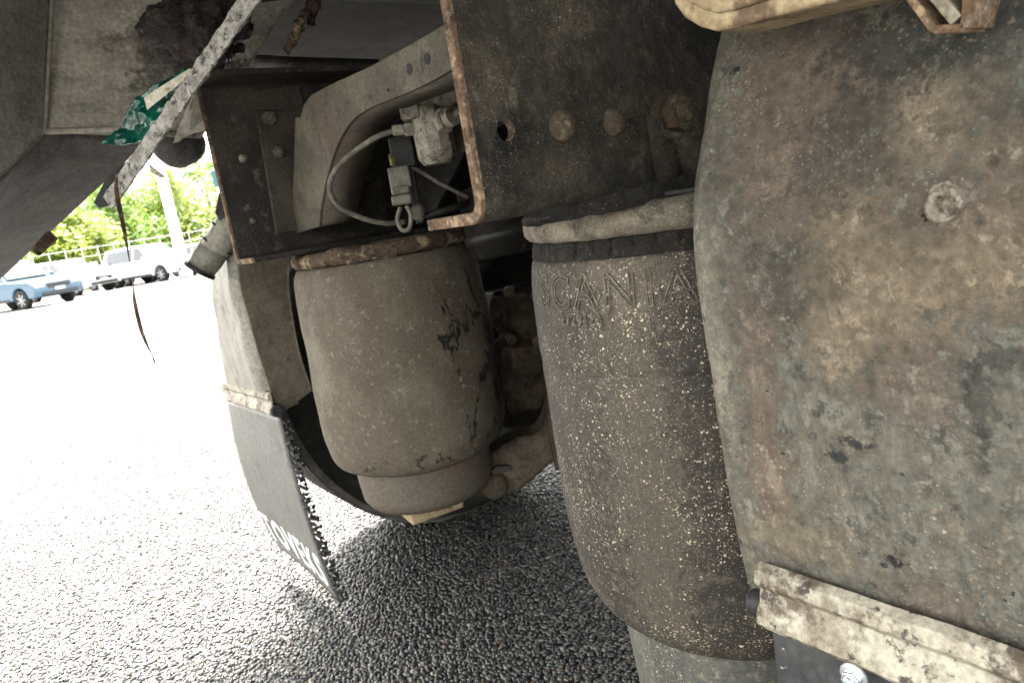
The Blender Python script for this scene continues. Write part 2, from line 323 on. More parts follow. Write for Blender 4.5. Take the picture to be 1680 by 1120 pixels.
nt.links.new(vo.outputs['Distance'], b.inputs['Height']); nt.links.new(b.outputs[0], bs.inputs['Normal'])
mt, nt, bs = new_mat('tar'); M['tar'] = mt
nt.links.new(mixc(nt, noise_n(nt, coords(nt), 150, 6, .6), (.006,.006,.006), (.016,.016,.016)), bs.inputs['Base Color'])
bs.inputs['Roughness'].default_value = .5
mt, nt, bs = new_mat('pebble stone'); M['pebble'] = mt
oi = nt.nodes.new('ShaderNodeObjectInfo'); base = stone_colors(nt, oi.outputs['Random'])
gn = ramp(nt, noise_n(nt, coords(nt), 1.6, 5, .7), .3, .7)
nt.links.new(mixc(nt, mul(nt, gn, .4), base, (.032,.032,.032)), bs.inputs['Base Color'])
bs.inputs['Roughness'].default_value = .34; bs.inputs['Specular IOR Level'].default_value = .6

G = 600
ground = mesh('ground', [(-G,-G,0),(G,-G,0),(G,G,0),(-G,G,0)], [(0,1,2,3)], M['asphalt'], kind='structure')
bed = grid(lambda u, v: (-1.0+u*4.6, -.2+v*5.2, .0052), 60, 60, 'tar_bed', M['tar'], ground, amp=.0)
# pebbles
def pebble_mesh(seed, sub=2):
    bm = bmesh.new(); bmesh.ops.create_icosphere(bm, subdivisions=sub, radius=1)
    s = Vector((seed*3.7, seed*1.9, seed*5.3))
    for vt in bm.verts: vt.co *= 1+.38*noise.noise(vt.co*1.1+s)+.1*noise.noise(vt.co*2.6+s)
    me = bpy.data.meshes.new('pebble'); bm.to_mesh(me); bm.free()
    for p in me.polygons: p.use_smooth = True
    me.materials.append(M['pebble']); return me
def proj(p):
    d = Vector(p)-C; z = d.dot(FW)
    return (840+FPX*d.dot(RT)/z, 560-FPX*d.dot(UP)/z, z) if z > .05 else (-9e9, -9e9, z)
pts = []
sp = .0094; ny = int(4.4/(sp*.87)); nx = int(4.0/sp)
for j in range(ny):
    y = .35+j*sp*.87
    for i in range(nx):
        x = -.9+(i+(j%2)*.5)*sp
        px, py, z = proj((x, y, 0))
        if px < -260 or px > 1500 or py > 1420 or py < 420: continue
        if z > 2.9 and rnd.random() < .35: continue
        pts.append((x+rnd.uniform(-.36,.36)*sp, y+rnd.uniform(-.36,.36)*sp))
big = []
for k, (x, y) in enumerate(pts):
    px, py, z = proj((x, y, .004))
    if 560 < px < 1060 and 1085 < py < 1125: big.append((z, k))
big.sort(); bigset = set(k for z, k in big[:290])
pm = [pebble_mesh(s, 1) for s in range(6)]
for k in sorted(bigset):
    x, y = pts[k]; o = bpy.data.objects.new('pebble', pm[rnd.randrange(6)]); col.objects.link(o); o.parent = ground
    o.location = (x, y, .0055+rnd.uniform(-.001,.0015)); o.rotation_euler = (rnd.uniform(-.3,.3), rnd.uniform(-.3,.3), rnd.uniform(0,6.28))
    s = rnd.uniform(.0040,.0062); o.scale = (s*rnd.uniform(.9,1.35), s, s*rnd.uniform(.7,1.0))
rest = [p for k, p in enumerate(pts) if k not in bigset]
me = bpy.data.meshes.new('pebble_bed'); me.from_pydata([(x, y, .0050+rnd.uniform(-.0012,.0016)) for x, y in rest], [], []); me.update()
pb = bpy.data.objects.new('pebble_bed', me); col.objects.link(pb); pb.parent = ground; pb['kind'] = 'stuff'
ng = bpy.data.node_groups.new('scatter pebbles', 'GeometryNodeTree')
ng.interface.new_socket('Geometry', in_out='INPUT', socket_type='NodeSocketGeometry'); ng.interface.new_socket('Geometry', in_out='OUTPUT', socket_type='NodeSocketGeometry')
gi = ng.nodes.new('NodeGroupInput'); go = ng.nodes.new('NodeGroupOutput')
L = ng.links.new
gs = []
jn = ng.nodes.new('GeometryNodeJoinGeometry')
for s in range(4):
    ic = ng.nodes.new('GeometryNodeMeshIcoSphere'); ic.inputs['Subdivisions'].default_value = 2; ic.inputs['Radius'].default_value = 1
    po = ng.nodes.new('GeometryNodeInputPosition'); tn = ng.nodes.new('ShaderNodeTexNoise'); tn.noise_dimensions = '4D'
    tn.inputs['Scale'].default_value = .75; tn.inputs['Detail'].default_value = 1; tn.inputs['W'].default_value = s*3.3+1
    L(po.outputs[0], tn.inputs['Vector'])
    mr = ng.nodes.new('ShaderNodeMapRange'); mr.inputs['From Min'].default_value = .3; mr.inputs['From Max'].default_value = .7
    mr.inputs['To Min'].default_value = .62; mr.inputs['To Max'].default_value = 1.32; L(tn.outputs['Fac'], mr.inputs['Value'])
    sc2 = ng.nodes.new('ShaderNodeVectorMath'); sc2.operation = 'SCALE'; L(po.outputs[0], sc2.inputs[0]); L(mr.outputs[0], sc2.inputs['Scale'])
    sp_ = ng.nodes.new('GeometryNodeSetPosition'); L(ic.outputs['Mesh'], sp_.inputs['Geometry']); L(sc2.outputs[0], sp_.inputs['Position'])
    sm = ng.nodes.new('GeometryNodeSetMaterial'); sm.inputs['Material'].default_value = M['pebble']; L(sp_.outputs[0], sm.inputs[0])
    ss = ng.nodes.new('GeometryNodeSetShadeSmooth'); L(sm.outputs[0], ss.inputs[0])
    gtoi = ng.nodes.new('GeometryNodeGeometryToInstance'); L(ss.outputs[0], gtoi.inputs[0]); L(gtoi.outputs[0], jn.inputs[0])
mp_ = ng.nodes.new('GeometryNodeMeshToPoints'); L(gi.outputs[0], mp_.inputs[0])
iop = ng.nodes.new('GeometryNodeInstanceOnPoints'); L(mp_.outputs[0], iop.inputs['Points']); L(jn.outputs[0], iop.inputs['Instance']); iop.inputs['Pick Instance'].default_value = True
rr = ng.nodes.new('FunctionNodeRandomValue'); rr.data_type = 'FLOAT_VECTOR'; rr.inputs[0].default_value = (-.35,-.35,0); rr.inputs[1].default_value = (.35,.35,6.28)
rs = ng.nodes.new('FunctionNodeRandomValue'); rs.data_type = 'FLOAT_VECTOR'; rs.inputs[0].default_value = (.0028,.0024,.0026); rs.inputs[1].default_value = (.0080,.0066,.0052); rs.inputs['Seed'].default_value = 5
L(rr.outputs[0], iop.inputs['Rotation']); L(rs.outputs[0], iop.inputs['Scale']); L(iop.outputs[0], go.inputs[0])
pb.modifiers.new('scatter', 'NODES').node_group = ng

# ------------------------------------------------------------------ the lorry
lorry = thing('truck', 'dirty lorry seen from below, with two air springs, steel rails and mudguards', 'truck', loc=(.95,.81,0))
bpy.context.view_layer.update()
def P(o):                                    # parent and keep the world place
    o.parent = lorry; o.matrix_parent_inverse = Matrix.Translation((-.95,-.81,0)); return o

# --- C rails
def c_rail(name, x0, x1, yo, yi, z0, z1, t, mat, holes=(), ends=None, label=None):
    s = 1 if yi > yo else -1; r = .016; seg = 6
    def arc(cx, cz, rad, a0, a1): return [(cx+rad*cos(a0+(a1-a0)*k/seg), cz+rad*sin(a0+(a1-a0)*k/seg)) for k in range(seg+1)]
    out = [(s*(yi-yo), z0)]+arc(r, z0+r, r, 1.5*pi, pi)+arc(r, z1-r, r, pi, .5*pi)+[(s*(yi-yo), z1)]
    inn = [(s*(yi-yo), z1-t)]+arc(r, z1-r, r-t, .5*pi, pi)+arc(r, z0+r, r-t, pi, 1.5*pi)+[(s*(yi-yo), z0+t)]
    poly = [(yo+s*a, b) for a, b in out+inn]
    n = len(poly); xs = [x0, x0+.004]+[x0+.02+k*(x1-x0-.02)/8 for k in range(9)]
    vs = [(x, a, b) for x in xs for a, b in poly]; fs = []
    for j in range(len(xs)-1):
        for i in range(n): fs.append((j*n+i, j*n+(i+1)%n, (j+1)*n+(i+1)%n, (j+1)*n+i))
    h = n//2
    for base in (0, (len(xs)-1)*n):
        for i in range(h-1): fs.append((base+i, base+i+1, base+n-2-i, base+n-1-i))
    me = bpy.data.meshes.new(name); me.from_pydata(vs, [], fs)
    bm = bmesh.new(); bm.from_mesh(me); bmesh.ops.recalc_face_normals(bm, faces=bm.faces); bm.to_mesh(me); bm.free()
    me.materials.append(mat); me.materials.append(M['rust'])
    for p in me.polygons:
        if max(me.vertices[v].co.x for v in p.vertices) < x0+.0045: p.material_index = 1
    o = bpy.data.objects.new(name, me); col.objects.link(o)
    if label: o['label'] = label
    for (hx, hz, hr) in holes:               # drilled through for real
        cut = MB().lathe((hx, yo-s*.02, hz), [(hr, 0), (hr, .05)], 24, (0, s, 0)).build('cut', M['rust'])
        bo = o.modifiers.new('b', 'BOOLEAN'); bo.operation = 'DIFFERENCE'; bo.object = cut; bo.solver = 'EXACT'
        bpy.context.view_layer.update(); dg = bpy.context.evaluated_depsgraph_get()
        me2 = bpy.data.meshes.new_from_object(o.evaluated_get(dg)); o.modifiers.clear(); o.data = me2; me2.name = name
        bpy.data.objects.remove(cut)
    for p in o.data.polygons: p.use_smooth = True
    b = o.modifiers.new('bevel', 'BEVEL'); b.width = .0012; b.segments = 2; b.limit_method = 'ANGLE'; b.angle_limit = radians(35); b.harden_normals = True
    return P(o)
near_rail = c_rail('chassis_rail', .288, 3.4, .42, .497, .79, 1.06, .0085, M['rail'], holes=[(.319, .850, .0072)], label='scaly steel chassis rail with rusty cut end and rivet heads')
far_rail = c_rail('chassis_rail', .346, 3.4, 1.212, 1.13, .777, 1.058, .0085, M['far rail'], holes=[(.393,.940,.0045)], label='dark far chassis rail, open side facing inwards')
def dome(c, r, h, ax, name, mat, parent, rough_=.0006, n=28):
    prof = [(r*1.04, 0), (r*1.0, h*.25), (r*.9, h*.55), (r*.7, h*.82), (r*.4, h*.97), (r*.05, h)]
    o = MB().lathe(c, prof, n, ax).build(name, mat, parent, smooth=True)
    for vt in o.data.vertices: vt.co += Vector((noise.noise(vt.co*90), noise.noise(vt.co*90+Vector((5,5,5))), noise.noise(vt.co*90+Vector((9,2,1)))))*rough_*2
    return o
M['rivet'] = grime('rivet', [(.060,.048,.034), ((.14,.11,.073), 90, .45, .65), ((.09,.05,.028), 60, .55, .70)], rough=.85, bump=.8, bscale=260, relief=.5)
def sub(o, parent):                          # a sub-part: parented, world place kept
    o.parent = parent; o.matrix_parent_inverse = Matrix.Translation((-.95,-.81,0)); return o
def par(o, parent): o.parent = parent; return o
# note: parts hold world coordinates in their meshes, their own matrix is identity through the inverse above
dome(on(920,207,1,.42), .0118, .0075, (0,-1,0), 'rivet', M['rivet'], near_rail)
dome(on(1005,202,1,.42), .0105, .0085, (0,-1,0), 'rivet', M['rivet'], near_rail)
def hexnut(c, r, h, ax, name, mat, parent, rot=0):
    c = Vector(c); o = MB().lathe(c, [(r*.96, 0), (r, h*.15), (r, h*.85), (r*.9, h)], 6, ax).lathe(c+Vector(ax).normalized()*h*.9, [(r*.55, 0), (r*.5, h*.5), (r*.3, h*.6)], 14, ax).build(name, mat, parent, bevel=r*.06)
    return o
bp = on(1095,190,1,.42)
MB().lathe(bp, [(.020,0),(.020,.004),(.0175,.006)], 28, (0,-1,0)).build('washer', M['rivet'], near_rail, bevel=.0008)
hexnut(bp+Vector((0,-.006,0)), .0155, .011, (0,-1,0), 'bolt', M['rivet'], near_rail)
# bracket hanging from the bolt
MB().prism([on(1058,190,1,.417), on(1078,200,1,.417), on(1092,285,1,.417), on(1108,296,1,.417), on(1078,300,1,.417), on(1068,260,1,.417)], (0,-.007,0)).build('bracket', M['rail'], near_rail, bevel=.0015)
MB().prism([on(1060,172,1,.4185), on(1090,150,1,.4185), on(1140,140,1,.4185), on(1200,150,1,.4185), on(1200,330,1,.4185), on(1120,300,1,.4185), on(1105,235,1,.4185)], (0,-.004,0)).build('reinforcing_plate', M['rail'], near_rail, bevel=.001)
# far rail fittings
for (x, y, r) in ((440,195,.012), (456,250,.010)):
    hexnut(on(x,y,1,1.196), r, .009, (0,-1,0), 'bolt', M['crossmember'], far_rail)
for (x, y, r) in ((398,260,.006), (415,362,.005), (480,352,.007), (462,345,.005)):
    dome(on(x,y,1,1.203), r, .004, (0,-1,0), 'rivet', M['valve'] if x == 398 else M['crossmember'], far_rail)
# plate lying in the far rail behind the cross member foot
MB().prism([on(412,150,1,1.204), on(490,140,1,1.204), on(498,180,1,1.204), on(488,190,1,1.204), on(470,182,1,1.204), on(415,182,1,1.204)], (0,-.006,0)).build('stiffener', M['foot'], far_rail, bevel=.0015)
MB().prism([on(418,184,1,1.2035), on(500,180,1,1.2035), on(524,372,1,1.2035), on(452,384,1,1.2035)], (0,-.006,0)).build('foot_plate', M['foot'], far_rail, bevel=.0015)

# --- cross member, flaring into a gusset at the far rail
X = .452
poly = [on(*q, 0, X) for q in [(484,192),(492,193),(498,172),(510,156),(535,142),(600,112),(668,76),(745,30)]]
top_end = Vector((X, .432, 1.0)); low_end = Vector((X, .432, .955))
poly += [Vector((X,.432,poly[-1].z+.004)), Vector((X,.432,on(745,112,0,X).z-.01))]
arch = spline([on(*q, 0, X) for q in [(745,112),(700,138),(650,160),(610,176),(582,194),(562,220),(546,256),(534,300),(526,340),(523,372)]], 4)
poly += arch + [on(478,386,0,X)]
cm = P(MB().prism(poly, (.007,0,0)).build('cross_member', M['crossmember'], bevel=.0015))
# rolled lower flange following the arch
fl = [p+Vector((.004,0,0)) for p in arch]
vs = []; fs = []
for i, p in enumerate(fl):
    vs += [p, p+Vector((.06,0,0))]
    if i: fs.append((2*i-2, 2*i-1, 2*i+1, 2*i))
o = mesh('flange', vs, fs, M['crossmember'], cm, smooth=True); md = o.modifiers.new('s','SOLIDIFY'); md.thickness = .006; md.offset = 1
for (x, y, r) in ((672,114,.0062), (701,97,.0062), (637,148,.002)):
    MB().lathe(on(x,y,0,X)+Vector((.0018,0,0)), [(r,0),(r,.0026)], 20, (-1,0,0)).build('hole_shade_disc', M['dark'], cm)  # dark discs put in for the shade inside open holes
# second leaf of the cross member deeper in
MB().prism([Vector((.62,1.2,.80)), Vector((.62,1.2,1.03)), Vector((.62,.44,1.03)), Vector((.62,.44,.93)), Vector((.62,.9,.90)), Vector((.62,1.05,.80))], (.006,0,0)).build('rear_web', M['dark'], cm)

# --- air springs
def groove(a, b, n, depth):
    def f(t, h): return 0
    return f
def air_spring(cx, cy, prof, mat, label, n=128, mod=None, amp=.0015, mid=None):
    o = MB().lathe((cx, cy, 0), prof, n, (0,0,1), mod=mod).build('air_spring', mat, smooth=True, label=label)
    for vt in o.data.vertices:
        d = Vector((vt.co.x-cx, vt.co.y-cy, 0))
        if d.length > .05: vt.co += d.normalized()*amp*noise.fractal(vt.co*9, .9, 2, 3)
    return P(o)
def dense(prof, step=.006):
    out = []
    for (r0_, z0_), (r1_, z1_) in zip(prof, prof[1:]):
        k = max(1, int(math.hypot(r1_-r0_, z1_-z0_)/step))
        for i in range(k): out.append((r0_+(r1_-r0_)*i/k, z0_+(z1_-z0_)*i/k))
    out.append(prof[-1]); return out
def smooth_prof(p, n=5): return [(v.x, v.y) for v in spline([(a, b, 0) for a, b in p], n)]
NC = (.549, .455)
np_ = smooth_prof([(.119,.386),(.133,.394),(.149,.414),(.158,.445),(.1625,.490),(.1640,.550),(.1638,.640)], 5)
np_ += [(.1630,.6515),(.1620,.6525),(.1632,.6540)]+smooth_prof([(.1636,.66),(.1628,.70),(.160,.733),(.157,.7455)], 4)
near_spring = air_spring(*NC, [(.03,.386)]+np_+[(.156,.746),(.154,.748),(.03,.748)], M['bellow near'], 'black rubber air spring with raised lettering and chaff on it')
def ribs(t, h):
    k = (t*52/(2*pi)) % 1; return -.0028 if (k < .10) else .0006*sin(k*pi)
MB().lathe((*NC,0), [(.1560,.7465),(.1575,.7485),(.1555,.752),(.1540,.7605),(.1500,.7615)], 520, (0,0,1), mod=lambda t, h: ribs(t, h) if .749 < h < .761 else 0).build('clamp_band', M['crust dark'], near_spring, smooth=True)
ringp = [(.1495+.0125*cos(a), .7735+.0125*sin(a)) for a in [(-pi/2+pi*k/10) for k in range(11)]]
o = MB().lathe((*NC,0), [(.03,.761)]+ringp+[(.03,.786)], 96).build('top_ring', M['dust ring'], near_spring, smooth=True)
roughen(o, .0012, 60)
prp = dense([(.03,.41),(.121,.41),(.1205,.36),(.116,.29),(.110,.262),(.03,.26)], .01)
MB().lathe((*NC,0), prp, 96).build('piston', M['piston'], near_spring, smooth=True)
MB().box((NC[0], NC[1], .245), (.09,.09,.03)).build('foot_block', M['casting'], near_spring, bevel=.004)
# top mounting plate of the near spring: flat plate with torn dirty edge
tp = MB().prism([(.405,.425,.7868),(.445,.36,.7868),(.52,.325,.7868),(.62,.335,.7868),(.70,.42,.7868),(.70,.55,.7868),(.44,.55,.7868)], (0,0,.0028)).build('top_plate', M['dark'], near_spring)
def crust_edge(pts3, r, name, mat, parent, amp=.006, ns=60):
    o = MB().tube(spline(pts3, 16), r, 14).build(name, mat, parent, smooth=True); return roughen(o, amp, ns)
o = MB().prism([on(*q,1,.385) for q in [(900,352),(925,341),(960,334),(990,322),(1020,314),(1060,300),(1100,290),(1175,282),(1175,328),(1100,330),(1040,338),(985,348),(930,362),(905,362)]], (0,.03,0)).build('dirt_crust', M['crust dark'], near_spring, bevel=.002); roughen(o, .0035, 90, 2)

def wrap_text(txt, size, c, rad, z, ang0, name, mat, parent, outline=.0, spacing=1.0, extr=.0, squash=1.0):
    cu = bpy.data.curves.new(name, 'FONT'); cu.body = txt; cu.size = size; cu.space_character = spacing
    if outline: cu.fill_mode = 'NONE'; cu.bevel_depth = outline; cu.bevel_resolution = 1
    else: cu.extrude = extr
    cu.resolution_u = 6
    o = bpy.data.objects.new(name, cu); col.objects.link(o); bpy.context.view_layer.update()
    me = bpy.data.meshes.new_from_object(o.evaluated_get(bpy.context.evaluated_depsgraph_get())); bpy.data.objects.remove(o)
    for vt in me.vertices:
        x, y, zz = vt.co; R = rad(z+y)+zz; a = ang0 + x*squash/rad(z)
        vt.co = (c[0]+R*cos(a), c[1]+R*sin(a), z+y)
    return link(name, me, mat, parent, smooth=True)
def radn(z):
    T = [(.64,.1639),(.66,.1637),(.70,.1632),(.715,.1620),(.727,.1608),(.733,.1602),(.746,.1572)]
    for (a, ra), (b_, rb_) in zip(T, T[1:]):
        if z <= b_: return ra+(rb_-ra)*max(0, (z-a)/(b_-a))+.0008
    return .157
def ang_at(px, py, c, r):                    # angle on the cylinder seen at that pixel
    d = ray(px, py); a = d.x**2+d.y**2; ox, oy = -c[0], -c[1]; bq = 2*(d.x*ox+d.y*oy); cq = ox*ox+oy*oy-r*r
    k = (-bq-sqrt(max(0, bq*bq-4*a*cq)))/(2*a); p = C+d*k
    return atan2(p.y-c[1], p.x-c[0]), p.z
a_s, z_s = ang_at(893, 490, NC, .163)
M['emboss'] = grime('embossed rubber edge', [(.085,.073,.057), ((.19,.165,.125), 60, .5, .65)], rough=.7, bump=.3, bscale=200)
a1, z1 = ang_at(905, 492, NC, .163)
wrap_text('SCANIA', .040, NC, radn, z1-.0065, a1-.30+.16, 'raised_lettering', M['emboss'], near_spring, outline=.0006, spacing=1.22)
a2, z2 = ang_at(920, 512, NC, .163)
wrap_text('2729174', .0135, NC, lambda z: radn(z)+.0003, z2-.0105, a2, 'part_number', M['emboss'], near_spring, outline=.00042, spacing=1.05)

FC = (.576, 1.157)
fp = smooth_prof([(.116,.394),(.130,.399),(.147,.411),(.1565,.435),(.1612,.475),(.1625,.54),(.1615,.62),(.1585,.69),(.1545,.73),(.148,.748)], 5)
far_spring = air_spring(*FC, [(.03,.394)]+fp+[(.144,.751),(.03,.751)], M['bellow far'], 'tan dusty air spring with dark oil stains', amp=.003)
o = MB().lathe((*FC,0), [(.03,.751)]+[(.141+.012*cos(a), .7635+.012*sin(a)) for a in [(-pi/2+pi*k/8) for k in range(9)]]+[(.03,.776)], 160).build('top_ring', M['crust'], far_spring, smooth=True)
roughen(o, .0035, 45)
MB().lathe((*FC,0), dense([(.03,.41),(.121,.41),(.120,.37),(.1165,.336),(.107,.322),(.03,.321)], .008), 80).build('piston', M['piston far'], far_spring, smooth=True)
MB().box((FC[0]-.012, FC[1]-.01, .304), (.10,.085,.032), Matrix.Rotation(radians(-8),3,'Z')).build('foot_block', M['tan block'], far_spring, bevel=.005)

# --- mudguards
prof_m = [(.412,.478),(.406,.51),(.401,.55),(.3975,.60),(.3955,.646),(.394,.686),(.392,.72),(.3935,.745),(.398,.777),(.407,.805),(.419,.832),(.431,.863),(.447,.893),(.475,.935),(.53,.99),(.62,1.05),(.75,1.09),(.9,1.105),(1.08,1.095),(1.25,1.05),(1.38,.97),(1.45,.87)]
prof_m = [(v.x, v.y) for v in spline([(a, b, 0) for a, b in prof_m], 6)]
def mudguard(y_in, y_out, mat, label, rad=.028, amp=.003, taper=0):
    s = 1 if y_in > y_out else -1; rows = []
    cross = []                               # (distance from inner edge, push forward)
    for k in range(9):
        a = pi/2*k/8; cross.append((rad*(1-sin(a)) , rad*(1-cos(a))))
    cross = [(rad*(1-cos(pi/2*k/8)), rad*(1-sin(pi/2*k/8))) for k in range(9)]   # 0: inner edge pushed in by rad
    cross = [(0,.05),(0,.04)]+cross
    w = abs(y_in-y_out); k = 40
    cross += [(rad+(w-2*rad)*i/k, 0) for i in range(1, k)]
    cross += [(w-rad*(1-cos(pi/2*j/6)), rad*(1-sin(pi/2*j/6))) for j in range(6, -1, -1)]
    vs = []; fs = []; m_ = len(cross)
    for i, (x, z) in enumerate(prof_m):
        a = prof_m[max(0, i-1)]; b_ = prof_m[min(len(prof_m)-1, i+1)]; t = Vector((b_[0]-a[0], 0, b_[1]-a[1])).normalized(); nrm = Vector((t.z, 0, -t.x))
        for (d, push) in cross:
            kt = 1-taper*max(0, min(1.25, (z-.50)/.30))**1.1
            p = Vector((x, y_in-s*d*kt, z))
            p += nrm*(push - amp*noise.fractal(p*7, .9, 2, 3) - .0012*noise.noise(p*35)); vs.append(p)
    for i in range(len(prof_m)-1):
        for j in range(m_-1): fs.append((i*m_+j, i*m_+j+1, (i+1)*m_+j+1, (i+1)*m_+j))
    me = bpy.data.meshes.new('mudguard'); me.from_pydata([tuple(q) for q in vs], [], fs); me.update()
    o = link('mudguard', me, mat, None, smooth=True, label=label)
    md = o.modifiers.new('s', 'SOLIDIFY'); md.thickness = .004; md.offset = 0
    return P(o)
near_guard = mudguard(.337, -.125, M['guard'], 'grey plastic mudguard with mud patches close to the camera', rad=.014, amp=.0014)
far_guard = mudguard(1.42, 1.735, M['guard far'], 'far grey mudguard over the left wheel', taper=.58, rad=.045)
# rolled lip along the inner edge of the near guard
lip = [Vector((x+.0135, .3385, z)) for x, z in prof_m[24:66]]
MB().tube(lip, .0026, 8).build('edge_lip', M['guard'], near_guard, smooth=True)
# screw with washer on near guard
sp0 = on(1552,335,0,.3935)
o = MB().lathe(sp0+Vector((.002,0,0)), [(.0108,0),(.0105,.0018),(.0092,.0028),(.0088,.0050),(.0075,.0056),(.0046,.0052),(.0034,.0022),(.0005,.0018)], 28, (-1,0,0.05)).build('screw', M['screw'], near_guard, smooth=True); roughen(o, .0016, 110, 1)
blob(sp0+Vector((-.0035,-.0030,-.001)), (.0022,.0028,.0048), .3, 200, 'mud_lump', M['screw'], o, sub=3)
for (x, y) in ((1662,122),):
    MB().lathe(on(x,y,0,.447), [(.012,0),(.011,.003),(.004,.004)], 20, (-1,0,.3)).build('screw', M['dark'], near_guard, smooth=True)
# moulded rib on the guard
rb = [on(*q,0,v_) for q, v_ in (((1500,118),.430),((1540,95),.438),((1580,98),.438),((1605,170),.412),((1640,260),.396),((1668,330),.3925))]
# skirt of the far guard facing inwards
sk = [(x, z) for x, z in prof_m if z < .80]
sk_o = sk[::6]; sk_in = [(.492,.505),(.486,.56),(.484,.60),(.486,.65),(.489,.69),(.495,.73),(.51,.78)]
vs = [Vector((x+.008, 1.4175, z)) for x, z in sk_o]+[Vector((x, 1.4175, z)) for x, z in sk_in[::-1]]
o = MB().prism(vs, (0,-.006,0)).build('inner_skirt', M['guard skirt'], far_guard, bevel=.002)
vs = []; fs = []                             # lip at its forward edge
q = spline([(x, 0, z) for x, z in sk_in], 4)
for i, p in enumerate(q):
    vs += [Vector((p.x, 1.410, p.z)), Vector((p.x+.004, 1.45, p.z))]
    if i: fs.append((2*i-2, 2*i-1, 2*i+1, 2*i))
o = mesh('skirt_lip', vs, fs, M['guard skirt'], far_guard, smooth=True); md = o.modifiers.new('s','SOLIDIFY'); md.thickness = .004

# --- mud flaps
def clamp_bar(y0, y1, x, zt, mat, parent, h=.052, sag=0):
    prof = [(.004, 0), (-.003,-.004), (-.0045,-.014), (.001,-.020), (-.001,-.030), (-.006,-.036), (-.007,-.044), (-.002,-.047), (.001,-.052), (.004,-.052)]
    n = 24; vs = []; fs = []; m_ = len(prof)
    for i in range(n+1):
        y = y0+(y1-y0)*i/n; w = .0012*noise.noise(Vector((y*30, 0, 0)))
        for (a, b_) in prof: vs.append((x+a+w, y, zt+b_*h/.052+w))
    for i in range(n):
        for j in range(m_): j2 = (j+1)%m_; fs.append((i*m_+j, i*m_+j2, (i+1)*m_+j2, (i+1)*m_+j))
    fs += [tuple(range(m_)), tuple(n*m_+k for k in range(m_))]
    return mesh('clamp_bar', vs, fs, mat, parent, bevel=.0008)
# near
nf = P(grid(lambda u, v: (.400-.012*v*v, .306-u*.42, .500-.40*v), 20, 20, 'mud_flap', M['flap near'], thick=.006, amp=.001, nscale=9, label='black rubber flap below a dirty galvanised clamp strip'))
clamp_bar(.309, -.12, .3905, .5285, M['galv'], nf)
MB().tube([on(1236,986,0,.399)+Vector((0,.002,0)), on(1236,986,0,.399)+Vector((.003,-.02,0))], [.0095,.0098], 24).build('rubber_bead', M['rubber'], nf, bevel=.002)
bc = on(1402,1108,0,.383); MB().lathe(bc, [(.009,0),(.009,.0015),(.0065,.002)], 20, (-1,0,0)).build('washer', M['zinc'], nf, smooth=False)
hexnut(bc+Vector((-.002,0,0)), .0062, .005, (-1,0,0), 'bolt', M['zinc'], nf)
# far
def flap_pt(u, v):                           # u: 0 inner edge .. 1 outer, v: 0 top .. 1 bottom
    zi = .478*(1-v)+.063*v; zo = .470*(1-v)+.088*v
    xi = .4165+.034*v**2.2; xo = .418-.010*sin(pi*v)+.028*v*v
    y = 1.405+(1.78-.035*max(0,(v-.75)/.25)**2-1.405)*u
    return (xi*(1-u)+xo*u+.006*sin(pi*u)*v, y, zi*(1-u)+zo*u)
ff = P(grid(flap_pt, 24, 24, 'mud_flap', M['flap'], thick=.005, label='grey mud flap with white letters along the bottom, far wheel'))
clamp_bar(1.400, 1.76, .404, .528, M['galv'], ff, h=.048)
clf = ff.children[0]
for vt in clf.data.vertices: vt.co.z -= (vt.co.y-1.40)*.03
MB().lathe((.4120,1.396,.489), [(.012,0),(.013,.01),(.012,.03)], 20, (0,1,0)).build('rubber_bead', M['rubber'], ff, bevel=.002)
cu = bpy.data.curves.new('lettering', 'FONT'); cu.body = 'TOVEKS'; cu.size = 1; cu.resolution_u = 4; cu.offset = .03; cu.space_character = 1.22; cu.extrude = .0
o = bpy.data.objects.new('t', cu); col.objects.link(o); bpy.context.view_layer.update()
me = bpy.data.meshes.new_from_object(o.evaluated_get(bpy.context.evaluated_depsgraph_get())); bpy.data.objects.remove(o)
bm = bmesh.new(); bm.from_mesh(me); bmesh.ops.triangulate(bm, faces=bm.faces); bmesh.ops.subdivide_edges(bm, edges=[e for e in bm.edges if e.calc_length() > .15], cuts=2); bm.to_mesh(me); bm.free()
wmax = max(v.co.x for v in me.vertices)
for vt in me.vertices:
    u = .985-(vt.co.x/wmax)*.93; v_ = .925-(vt.co.y)*.25
    p = Vector(flap_pt(u, v_)); vt.co = p+Vector((-.0034,0,0))
link('lettering', me, M['print'], ff)
# moulded border line
MB().tube([Vector(flap_pt(1-k/20, .955))+Vector((-.002,0,0)) for k in range(21)], .0018, 6).build('moulded_border', M['flap'], ff, smooth=True)
fr = MB()
for k in range(52):
    v_ = .03+.95*k/51; p = Vector(flap_pt(0, v_)); 
    for q in range(2):
        c = p+Vector((.005+.008*q+rnd.uniform(-.002,.002), -.002+rnd.uniform(-.004,.004), rnd.uniform(-.004,.004)))
        fr.lathe(c-Vector((0,.01,0)), [(.0008,0),(.0028,.003),(.0036,.008),(.0032,.014),(.0015,.018)], 7, (rnd.uniform(-.6,.6),1,rnd.uniform(-.6,.6)))
fr.build('spray_fringe', M['rubber'], ff, smooth=True, kind='stuff')

